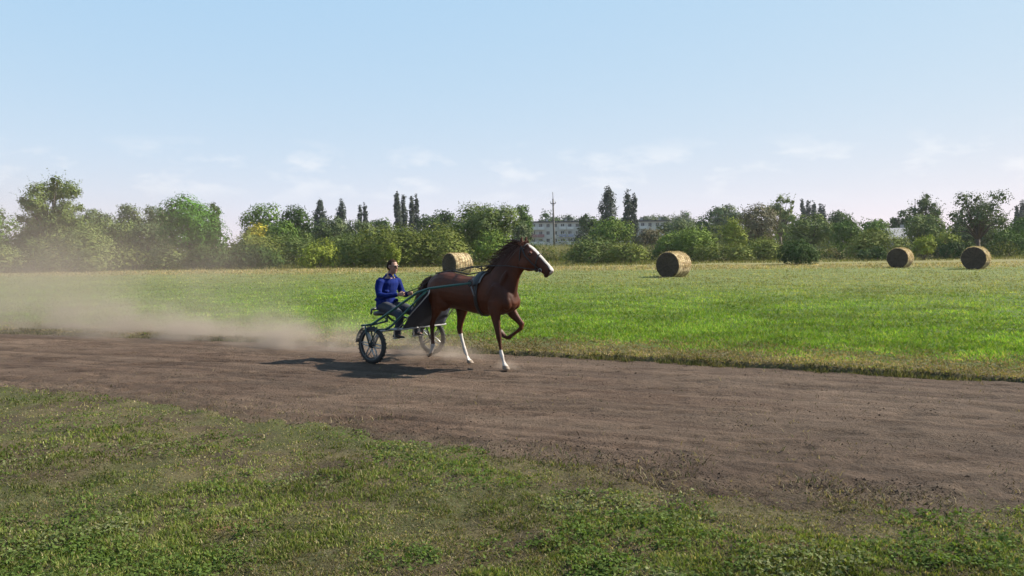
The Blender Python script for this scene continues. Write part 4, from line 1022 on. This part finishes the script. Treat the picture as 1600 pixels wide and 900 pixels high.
for s_ in (-1, 1):
    w_ = empty('wheel'); w_.parent = sk; w_.location = (0, s_ * AX, WR); w_.rotation_euler = (0, .3 + s_ * .2, 0)
    link('tyre', tyre_me, M_rub, w_); link('tread', tread_me, M_rub, w_); link('rim', rim_me, M_rimd, w_); link('hub', hub_me, M_hub, w_)
    for k in range(6):
        q = link('spoke', spoke_me, M_alloy, w_); q.rotation_euler = (0, 2 * math.pi * k / 6, 0)
    # fork: arms either side of the wheel and the arch over it
    for t_ in (-.062, .062):
        b = MB(); b.tube([(0, s_ * AX + t_, WR), (-.07, s_ * AX + t_, .50), (-.10, s_ * AX + t_, .66)], .014, 8); b.tube([(0, s_ * AX + t_, WR), (.12, s_ * AX + t_, .52), (.16, s_ * AX + t_, .60)], .012, 8); b.build('fork', M_dkteal, sk, True)
    b = MB(); b.tube([(-.16, s_ * AX - .10, .665), (-.10, s_ * AX - .062, .672), (-.10, s_ * AX + .062, .672), (-.16, s_ * AX + .1, .665)], .018, 8); b.build('fork_crown', M_dkteal, sk, True)
    mg = MB(); pr = []
    for k in range(9):
        a = rad(lerp(70, 175, k / 8)); pr.append(((WR + .04) * math.cos(a), s_ * AX, WR + (WR + .04) * math.sin(a)))
    mg.tube(pr[4:], [(.045, .006)] * 5, 8); mg.build('mudguard', M_steel, sk, True)
    # shaft, from the fork crown up and along the horse
    sh = [(-.20, s_ * .70, .655), (-.10, s_ * .67, .675), (.40, s_ * .58, .98), (.80, s_ * .50, 1.235), (1.05, s_ * .46, 1.315), (1.45, s_ * .41, 1.365), (1.88, s_ * .36, 1.415)]
    b = MB(); b.tube(sh, [.021, .022, .022, .022, .021, .020, .018], 10); b.build('shaft', M_teal, sk, True)
    b = MB(); b.tube([(.16, s_ * .62, .585), (.30, s_ * .60, .66), (.72, s_ * .52, 1.03), (1.00, s_ * .46, 1.29)], [.020, .020, .019, .017], 10); b.build('brace', M_teal, sk, True)
    b = MB(); b.tube([(.42, s_ * .59, .60), (.90, s_ * .52, 1.06), (1.05, s_ * .48, 1.22), (1.07, s_ * .46, 1.32)], .009, 8); b.build('stay', M_steel, sk, True)
    b = MB(); b.tube([(.16, s_ * (AX + .06), .60), (.16, s_ * .50, .585)], .018, 8); b.tube([(-.1, s_ * (AX - .06), .66), (-.1, s_ * .30, .70), (-.26, s_ * .14, .77)], .018, 8); b.build('bracket', M_dkteal, sk, True)
    # stirrup for the foot
    b = MB(); b.tube([(.10, s_ * .33, .56), (.10, s_ * .33, .395), (.10, s_ * .17, .395), (.10, s_ * .17, .56)], .012, 8); b.box((.10, s_ * .25, .402), (.11, .15, .016)); b.build('foot_rest', M_steel, sk)
b = MB(); b.tube([(.16, -.80, .575), (.16, .80, .575)], .022, 10); b.build('cross_beam', M_steel, sk, True)
b = MB(); b.tube([(.50, -.60, .605), (.50, .60, .605)], .017, 10); b.build('screen_rail', M_steel, sk, True)
for s_ in (-1, 1):
    b = MB(); b.tube([(.16, s_ * .56, .578), (.50, s_ * .56, .60)], .015, 8); b.build('frame_rail', M_steel, sk, True)
# splash screen: sagging sheet between the shafts
nn = 14; V = []; 
for a in range(nn):
    for c_ in range(nn):
        p, q = a / (nn - 1), c_ / (nn - 1); hwid = lerp(.56, .47, p)
        V.append((lerp(.50, .90, p) + .035 * math.sin(p * 3.1) * math.sin(q * 3.1) + .006 * math.sin(q * 21 + p * 9), lerp(-hwid, hwid, q), lerp(.60, 1.245, p)))
F = [(a * nn + c_, a * nn + c_ + 1, (a + 1) * nn + c_ + 1, (a + 1) * nn + c_) for a in range(nn - 1) for c_ in range(nn - 1)]
b = MB(); b.add(V, F); q = b.build('splash_screen', M_panel, sk, True); sm = q.modifiers.new('thick', 'SOLIDIFY'); sm.thickness = .006
b = MB(); b.tube([(.90, -.49, 1.25), (.90, .49, 1.25)], .013, 8); b.build('screen_bar', M_dkteal, sk, True)
# seat
pr = [(0, .065), (.13, .062), (.19, .05), (.205, .02), (.20, -.01), (.17, -.025), (0, -.025)]
b = MB(); b.lathe([(r_, z_) for r_, z_ in pr], 28, 'z'); q = b.build('seat', M_black, sk, True); q.location = (-.44, 0, .80); q.scale = (1.15, 1.0, 1.0); q.rotation_euler = (0, -.07, 0)
b = MB(); b.tube([(-.64, -.16, .80), (-.69, -.10, .87), (-.70, 0, .885), (-.69, .10, .87), (-.64, .16, .80)], [.018, .022, .024, .022, .018], 8); b.build('seat_rail', M_black, sk, True)
b = MB(); b.tube([(-.42, 0, .79), (-.30, 0, .70), (.02, 0, .60), (.16, 0, .578)], .02, 8); b.tube([(-.42, -.10, .78), (-.2, -.22, .72), (-.1, -.34, .70)], .014, 8); b.tube([(-.42, .10, .78), (-.2, .22, .72), (-.1, .34, .70)], .014, 8); b.build('seat_support', M_dkteal, sk, True)

# ---- driver
M_skin = mat_attr('skin', .55, .4, fine=40, var=.08)
M_jacket = mat('royal_blue_cloth', (.0035, .016, .14), .85, var=.35, scale=14, bump=.5, spec=.12)
M_jeans = mat('grey_blue_denim', (.024, .031, .052), .85, var=.3, scale=16, bump=.25)
M_shoe = mat('dark_leather', (.016, .015, .015), .5, var=.2)
M_hairm = mat('short_brown_hair', (.040, .022, .014), .9, var=.4, scale=60, bump=.5, spec=.1)
M_lens = mat('dark_lens', (.006, .006, .007), .12)
MAN = dict(pel=(-.43, .945), wai=(-.425, 1.12), che=(-.37, 1.31), nb=(-.315, 1.475), nk=(-.285, 1.545))
TOR = [((-.28, .89), (-.57, .87), .165), ((-.27, .98), (-.575, .96), .18), ((-.28, 1.10), (-.555, 1.09), .165), ((-.235, 1.25), (-.52, 1.26), .185), ((-.215, 1.37), (-.475, 1.38), .195), ((-.235, 1.45), (-.43, 1.455), .15), ((-.25, 1.495), (-.375, 1.50), .07)]
ARM_R = [(-.35, -.17, 1.425), (-.345, -.225, 1.39), (-.34, -.265, 1.28), (-.30, -.29, 1.165), (-.17, -.25, 1.145), (-.02, -.165, 1.165), (.02, -.145, 1.17)]
ARM_L = [(-.35, .17, 1.425), (-.335, .225, 1.39), (-.315, .265, 1.28), (-.27, .285, 1.165), (-.14, .235, 1.15), (.01, .13, 1.17), (.05, .105, 1.175)]
ARAD = [.06, .066, .058, .05, .044, .034, .028]
LEG = lambda s_: [(-.43, s_ * .09, .935), (-.30, s_ * .11, .925), (-.08, s_ * .17, .895), (.10, s_ * .225, .835), (.155, s_ * .235, .78), (.135, s_ * .24, .68), (.10, s_ * .245, .55), (.075, s_ * .25, .465)]
LRAD = [.10, .10, .086, .070, .064, .058, .047, .040]
mb = MB()
mb.rings([(a, c_, w * .93, 0) for a, c_, w in TOR], 18)
mb.tube([(-.33, 0, 1.46), (-.30, 0, 1.53), (-.27, 0, 1.58)], [.062, .056, .056], 14)
hc = np.array([-.235, 0, 1.665])
mb.ball(hc + (0, 0, .025), (.100, .078, .100)); mb.ball(hc + (.025, 0, -.045), (.075, .062, .085)); mb.ball(hc + (.055, 0, -.105), (.035, .036, .025))
mb.rings([((-.125, 1.685), (-.15, 1.68), .010, 0), ((-.112, 1.655), (-.15, 1.65), .014, 0), ((-.105, 1.638), (-.15, 1.632), .018, 0), ((-.125, 1.626), (-.15, 1.624), .012, 0)], 10)   # nose
mb.ball(hc + (.085, 0, .028), (.016, .05, .012)); mb.ball(hc + (.087, 0, -.07), (.012, .024, .009)); 
for s_ in (-1, 1):
    mb.ball(hc + (-.005, s_ * .081, -.005), (.022, .010, .032)); mb.ball(hc + (.065, s_ * .04, -.02), (.022, .022, .02))
for A in (ARM_R, ARM_L): mb.tube(A, [r_ * .88 for r_ in ARAD], 12)
for s_ in (-1, 1):
    mb.tube(LEG(s_), [r_ * .88 for r_ in LRAD], 12); mb.tube([(.06, s_ * .25, .455), (.14, s_ * .255, .44), (.22, s_ * .26, .43)], [.04, .035, .026], 10)
def hand(wr, s_, d):
    """palm and five curled fingers closing on the rein"""
    w = np.array(wr); f = np.array(d, float); f /= np.linalg.norm(f); up = np.array([0, 0, 1.]); lat = np.cross(up, f); lat /= np.linalg.norm(lat)
    mb.tube([w, w + f * .045, w + f * .085], [(.018, .026), (.018, .038), (.016, .036)], 10)
    for k, (o_, L_) in enumerate(((.028, .070), (.010, .078), (-.009, .073), (-.027, .058))):
        b0 = w + f * .080 + up * o_; inn = lat * s_
        mb.tube([b0 - f * .01, b0 + f * L_ * .42, b0 + f * L_ * .62 + inn * L_ * .34, b0 + f * L_ * .38 + inn * L_ * .62, b0 + f * L_ * .10 + inn * L_ * .58], [.0095, .0095, .009, .0085, .0075], 8)
    b0 = w + f * .03 + up * .026 + lat * s_ * .012
    mb.tube([b0, b0 + f * .028 + up * .018 + lat * s_ * .012, b0 + f * .055 + up * .014 + lat * s_ * .03], [.012, .011, .009], 8)
hand(ARM_R[-1], 1, (1, .25, .1)); hand(ARM_L[-1], -1, (1, -.12, .1))
bme = mb.remesh('body', .0072, 2, .5)
bv = verts_of(bme); c = np.tile(np.array([.40, .22, .155]), (len(bv), 1))
lip = (np.abs(bv[:, 2] - (hc[2] - .07)) < .009) & (bv[:, 0] > -.16) & (np.abs(bv[:, 1]) < .026); c[lip] = (.28, .11, .09)
stub = (bv[:, 2] < 1.615) & (bv[:, 2] > 1.53) & (bv[:, 0] > -.22); c[stub & ~lip] *= .88
set_col(bme, c)
man = empty('person', ORG, HEAD); tag(man, 'seated driver in royal blue jacket and dark glasses holding the reins', 'person')
link('body', bme, M_skin, man)
jb = MB()
jb.rings([((a[0] + .022, a[1]), (c_[0] - .02, c_[1]), w + .012, 0) for a, c_, w in TOR[:6]], 18); jb.rings([((-.22, 1.44), (-.44, 1.46), .15, 0), ((-.262, 1.462), (-.40, 1.515), .085, 0), ((-.285, 1.478), (-.385, 1.545), .070, 0)], 16)
for A in (ARM_R, ARM_L): jb.tube(A, [.070, .076, .069, .062, .055, .046, .040], 12)
for k in range(26):   # folds
    a = rh.uniform(0, 1); p = np.array(ARM_R if k % 2 else ARM_L); j = rh.integers(2, 5); q = lerp(p[j], p[j + 1], rh.random()); jb.ball(q + rh.normal(0, .012, 3), (.05 + .012 * a, .05, .022), n=10, m=6)
for k in range(14): jb.ball((-.25 - rh.random() * .28, rh.choice([-1, 1]) * rh.uniform(.08, .15), rh.uniform(.98, 1.25)), (.06, .05, .028), n=10, m=6)
link('jacket', jb.remesh('jacket', .010, 3, .5), M_jacket, man)
b = MB()
for s_ in (-1, 1):
    b.add([(-.215, s_ * .015, 1.49), (-.19, s_ * .085, 1.46), (-.27, s_ * .085, 1.535), (-.255, s_ * .05, 1.545)], [(0, 1, 2, 3)])
q = b.build('collar', M_jacket, man); sm = q.modifiers.new('t', 'SOLIDIFY'); sm.thickness = .008; sm.offset = 0
tb = MB(); tb.rings([((-.26, .90), (-.585, .865), .175, 0), ((-.255, .97), (-.585, .95), .186, 0), ((-.27, 1.04), (-.57, 1.03), .175, 0)], 16)
for s_ in (-1, 1): tb.tube(LEG(s_), [.108, .108, .098, .083, .078, .072, .064, .060], 12)
for k in range(20):
    p = np.array(LEG(-1 if k % 2 else 1)); j = rh.integers(2, 6); q = lerp(p[j], p[j + 1], rh.random()); tb.ball(q + rh.normal(0, .014, 3), (.062, .058, .03), n=10, m=6)
link('trousers', tb.remesh('trousers', .010, 3, .5), M_jeans, man)
for s_ in (-1, 1):
    b = MB(); b.rings([((.115, .47), (.01, .47), .046, s_ * .25), ((.125, .452), (.0, .445), .05, s_ * .25), ((.15, .44), (.0, .412), .05, s_ * .252)], 14)
    b.rings([((.02, .46), (.0, .413), .042, s_ * .25), ((.10, .475), (.10, .411), .05, s_ * .252), ((.18, .462), (.19, .411), .052, s_ * .256), ((.245, .44), (.25, .412), .044, s_ * .26), ((.275, .425), (.275, .413), .02, s_ * .262)], 14)
    link('shoe', b.remesh('shoe', .008, 2, .5), M_shoe, man)
b = MB(); b.ball(hc + (-.012, 0, .040), (.104, .085, .098)); b.ball(hc + (-.045, 0, .0), (.074, .081, .085)); hm = b.remesh('hair', .008, 2, .5)
# trim the cap to a hairline
hv2 = verts_of(hm); import bmesh
bm = bmesh.new(); bm.from_mesh(hm)
bmesh.ops.delete(bm, geom=[v for v in bm.verts if (v.co.x > hc[0] + .045 and v.co.z < hc[2] + .082) or (v.co.x > hc[0] - .012 and v.co.z < hc[2] + .03) or v.co.z < hc[2] - .06], context='VERTS'); bm.to_mesh(hm); bm.free()
link('hair', hm, M_hairm, man)
gl = empty('glasses'); gl.parent = man
for s_ in (-1, 1):
    b = MB(); b.ball((-.131, s_ * .034, 1.672), (.008, .030, .021), n=12, m=8); b.build('lens', M_lens, gl, True)
    b = MB(); b.tube([(-.135, s_ * .06, 1.68), (-.16, s_ * .082, 1.68), (-.24, s_ * .088, 1.675)], .004, 6); b.build('temple', M_lens, gl, True)
b = MB(); b.tube([(-.126, -.012, 1.678), (-.122, 0, 1.681), (-.126, .012, 1.678)], .004, 6); b.build('bridge', M_lens, gl, True)

# ---- harness and reins
M_strap = mat('dark_strap', (.014, .013, .014), .55, var=.3, scale=25)
M_pad = mat('grey_pad', (.20, .20, .21), .8, var=.3, scale=25)
M_ring = mat('harness_ring', (.5, .5, .5), .3, metal=.9)
hs_ = empty('harness', ORG, HEAD); tag(hs_, 'dark leather harness with saddle, girth, bridle and reins on the horse', 'harness')
def hoop(s_, top, bot, hw, w, off, name, m_, a0=0, a1=2 * math.pi, lean=0.0):
    P = []; 
    for k in range(25):
        q = lerp(a0, a1, k / 24); c_ = (top + bot) / 2; h_ = (top - bot) / 2 + off
        z_ = c_ + h_ * math.cos(q); P.append((s_ + lean * (z_ - c_), (hw + off) * math.sin(q), z_))
    b = MB(); V = []
    for p in P:
        V += [(p[0] - w, p[1], p[2]), (p[0] + w, p[1], p[2])]
    b.add(V, [(2 * k, 2 * k + 1, 2 * k + 3, 2 * k + 2) for k in range(24)]); q = b.build(name, m_, hs_, True)
    sm = q.modifiers.new('t', 'SOLIDIFY'); sm.thickness = .012; sm.offset = 0
    return q
hoop(1.90, 1.56, .865, .279, .032, .014, 'girth', M_strap)
hoop(1.90, 1.56, .865, .279, .075, .026, 'saddle_pad', M_pad, -1.0, 1.0)
hoop(1.90, 1.56, .865, .279, .050, .040, 'saddle', M_strap, -1.15, 1.15)
for s_ in (-1, 1):
    b = MB(); b.tube([(1.90, s_ * .10, 1.60), (1.90, s_ * .105, 1.66), (1.89, s_ * .11, 1.69)], .012, 6); b.build('terret', M_strap, hs_, True)
    b = MB(); pts = [(1.85 + .03 * math.cos(a), s_ * .36 + .0 * a, 1.41 + .045 * math.sin(a)) for a in np.linspace(0, 6.283, 13)]; b.tube(pts, .012, 6); b.build('tug_loop', M_strap, hs_, True)
    b = MB(); b.tube([(1.87, s_ * .33, 1.45), (1.89, s_ * .30, 1.50)], .014, 6); b.tube([(1.86, s_ * .35, 1.37), (1.90, s_ * .315, 1.20)], .012, 6); b.build('tug_strap', M_pad if s_ < 0 else M_strap, hs_, True)
    # rein: bit, terret, hand
    b = MB(); b.tube([(3.05, s_ * .075, 1.625), (2.80, s_ * .15, 1.66), (2.45, s_ * .17, 1.70), (1.90, s_ * .11, 1.69), (1.60, s_ * .11, 1.665), (1.0, s_ * .12, 1.57), (.55, s_ * .10, 1.32), (.14, s_ * .10, 1.195)], .008, 6); b.build('rein', M_strap, hs_, True)
    b = MB(); b.tube([(2.70, s_ * .085, 2.0), (2.78, s_ * .108, 1.86), (2.92, s_ * .10, 1.73), (3.05, s_ * .07, 1.63)], .010, 6); b.build('cheek_strap', M_strap, hs_, True)
    b = MB(); pts = [(3.05 + .028 * math.cos(a), s_ * .078, 1.625 + .028 * math.sin(a)) for a in np.linspace(0, 6.283, 13)]; b.tube(pts, .006, 6); b.build('bit_ring', M_ring, hs_, True)
for (tp, bt, hw_, nm) in (((3.01, 1.885), (2.935, 1.605), .078, 'noseband'), ((2.685, 2.05), (2.66, 1.655), .10, 'throat_lash'), ((2.775, 2.05), (2.71, 1.90), .107, 'browband')):
    P = []
    for k in range(25):
        a = 2 * math.pi * k / 24; c_ = (np.array(tp) + np.array(bt)) / 2; h_ = (np.array(tp) - np.array(bt)) / 2 * 1.03
        if nm == 'browband' and not (a < 1.6 or a > 4.7): continue
        P.append((c_[0] + h_[0] * math.cos(a), hw_ * math.sin(a), c_[1] + h_[1] * math.cos(a)))
    if nm == 'browband': P = P[len(P) // 2 + 1:] + P[:len(P) // 2 + 1]
    b = MB(); b.tube(P, .010, 6); b.build(nm, M_strap, hs_, True)
b = MB(); b.tube([(1.90, 0, 1.63), (1.60, 0, 1.68), (1.38, 0, 1.60)], .010, 6); b.build('back_strap', M_strap, hs_, True)
b = MB(); b.tube([(1.90, 0, 1.60), (1.55, .0, 1.545), (1.15, 0, 1.605), (.80, 0, 1.555)], .012, 6); b.build('crupper', M_strap, hs_, True)

# ------------------------------------------------------------------ dust and haze
def vol_mat(name, colour, dens, nscale, lo, hi, aniso=.2, zfall=None, hard=1.0):
    m = bpy.data.materials.new(name); m.use_nodes = True; nt = m.node_tree; N = nt.nodes; L = nt.links
    N.remove(N['Principled BSDF']); out = N['Material Output']
    pv = N.new('ShaderNodeVolumePrincipled'); pv.inputs['Color'].default_value = (*colour, 1); pv.inputs['Anisotropy'].default_value = aniso
    L.new(pv.outputs[0], out.inputs['Volume'])
    tc_ = N.new('ShaderNodeTexCoord')
    if lo is None: pv.inputs['Density'].default_value = dens; return m
    # falls to nothing at the unit ellipsoid the puff is made of
    ln = N.new('ShaderNodeVectorMath'); ln.operation = 'LENGTH'; L.new(tc_.outputs['Object'], ln.inputs[0])
    fr = N.new('ShaderNodeMapRange'); fr.inputs['From Min'].default_value = 1.0; fr.inputs['From Max'].default_value = .15; fr.interpolation_type = 'SMOOTHSTEP'; L.new(ln.outputs['Value'], fr.inputs['Value'])
    geo = N.new('ShaderNodeNewGeometry'); nz_ = N.new('ShaderNodeTexNoise'); nz_.inputs['Scale'].default_value = nscale; nz_.inputs['Detail'].default_value = 4; L.new(geo.outputs['Position'], nz_.inputs['Vector'])
    nr_ = N.new('ShaderNodeMapRange'); nr_.inputs['From Min'].default_value = lo; nr_.inputs['From Max'].default_value = hi; L.new(nz_.outputs['Fac'], nr_.inputs['Value'])
    a = N.new('ShaderNodeMath'); a.operation = 'MULTIPLY'; L.new(fr.outputs[0], a.inputs[0]); L.new(nr_.outputs[0], a.inputs[1])
    b_ = N.new('ShaderNodeMath'); b_.operation = 'MULTIPLY'; L.new(a.outputs[0], b_.inputs[0]); b_.inputs[1].default_value = dens
    last = b_.outputs[0]
    if zfall:
        sp = N.new('ShaderNodeSeparateXYZ'); L.new(geo.outputs['Position'], sp.inputs[0])
        e1 = N.new('ShaderNodeMath'); e1.operation = 'MULTIPLY'; L.new(sp.outputs['Z'], e1.inputs[0]); e1.inputs[1].default_value = -1.0 / zfall
        e2 = N.new('ShaderNodeMath'); e2.operation = 'EXPONENT'; L.new(e1.outputs[0], e2.inputs[0])
        e3 = N.new('ShaderNodeMath'); e3.operation = 'MULTIPLY'; L.new(e2.outputs[0], e3.inputs[0]); L.new(last, e3.inputs[1]); last = e3.outputs[0]
    L.new(last, pv.inputs['Density'])
    return m
DUSTC = (.58, .48, .40)
def puff(name, loc, scl, rz, m_, label):
    b = MB(); b.ball((0, 0, 0), 1.0, n=24, m=14); o = b.build(name, m_, None, True); o.location = loc; o.scale = scl; o.rotation_euler = (0, 0, rz)
    tag(o, label, 'dust', kind='stuff'); return o
puff('dust_cloud', (-14.8, 25.5, .4), (12.0, 7.0, 5.2), rad(-24), vol_mat('drifting_dust', DUSTC, .24, .4, .36, .66, zfall=3.2), 'wide drifting dust cloud over the left of the field')
puff('dust_trail', (-8.6, 20.0, .12), (9.0, 1.5, 1.1), rad(-26), vol_mat('trailing_dust', DUSTC, 2.8, .9, .38, .70, zfall=.5), 'low dust trail along the far lip behind the sulky')
puff('dust_puff', (-1.55, 15.6, .10), (1.7, .75, .55), rad(-36), vol_mat('kicked_dust', DUSTC, 2.8, 2.4, .40, .64, zfall=.28), 'pale dust kicked up between wheels and hind hooves')
puff('dust_puff', (-4.3, 17.2, .12), (2.3, .9, .85), rad(-28), vol_mat('wheel_dust', DUSTC, 3.2, 1.5, .38, .66, zfall=.42), 'billowing dust just behind the wheels of the sulky')
puff('dust_puff', (-.05, 14.05, .04), (.34, .2, .15), rad(-20), vol_mat('hoof_dust', DUSTC, 4.0, 6, .40, .66, zfall=.14), 'little dust burst at the front hoof')
hz = MB(); hz.box((0, 190, 12.6), (1300, 620, 27.2))
o = hz.build('haze', vol_mat('air', (.86, .92, 1.0), .00013, 0, None, None, aniso=.2)); tag(o, 'thin pale air haze over the whole field', 'haze', kind='stuff')
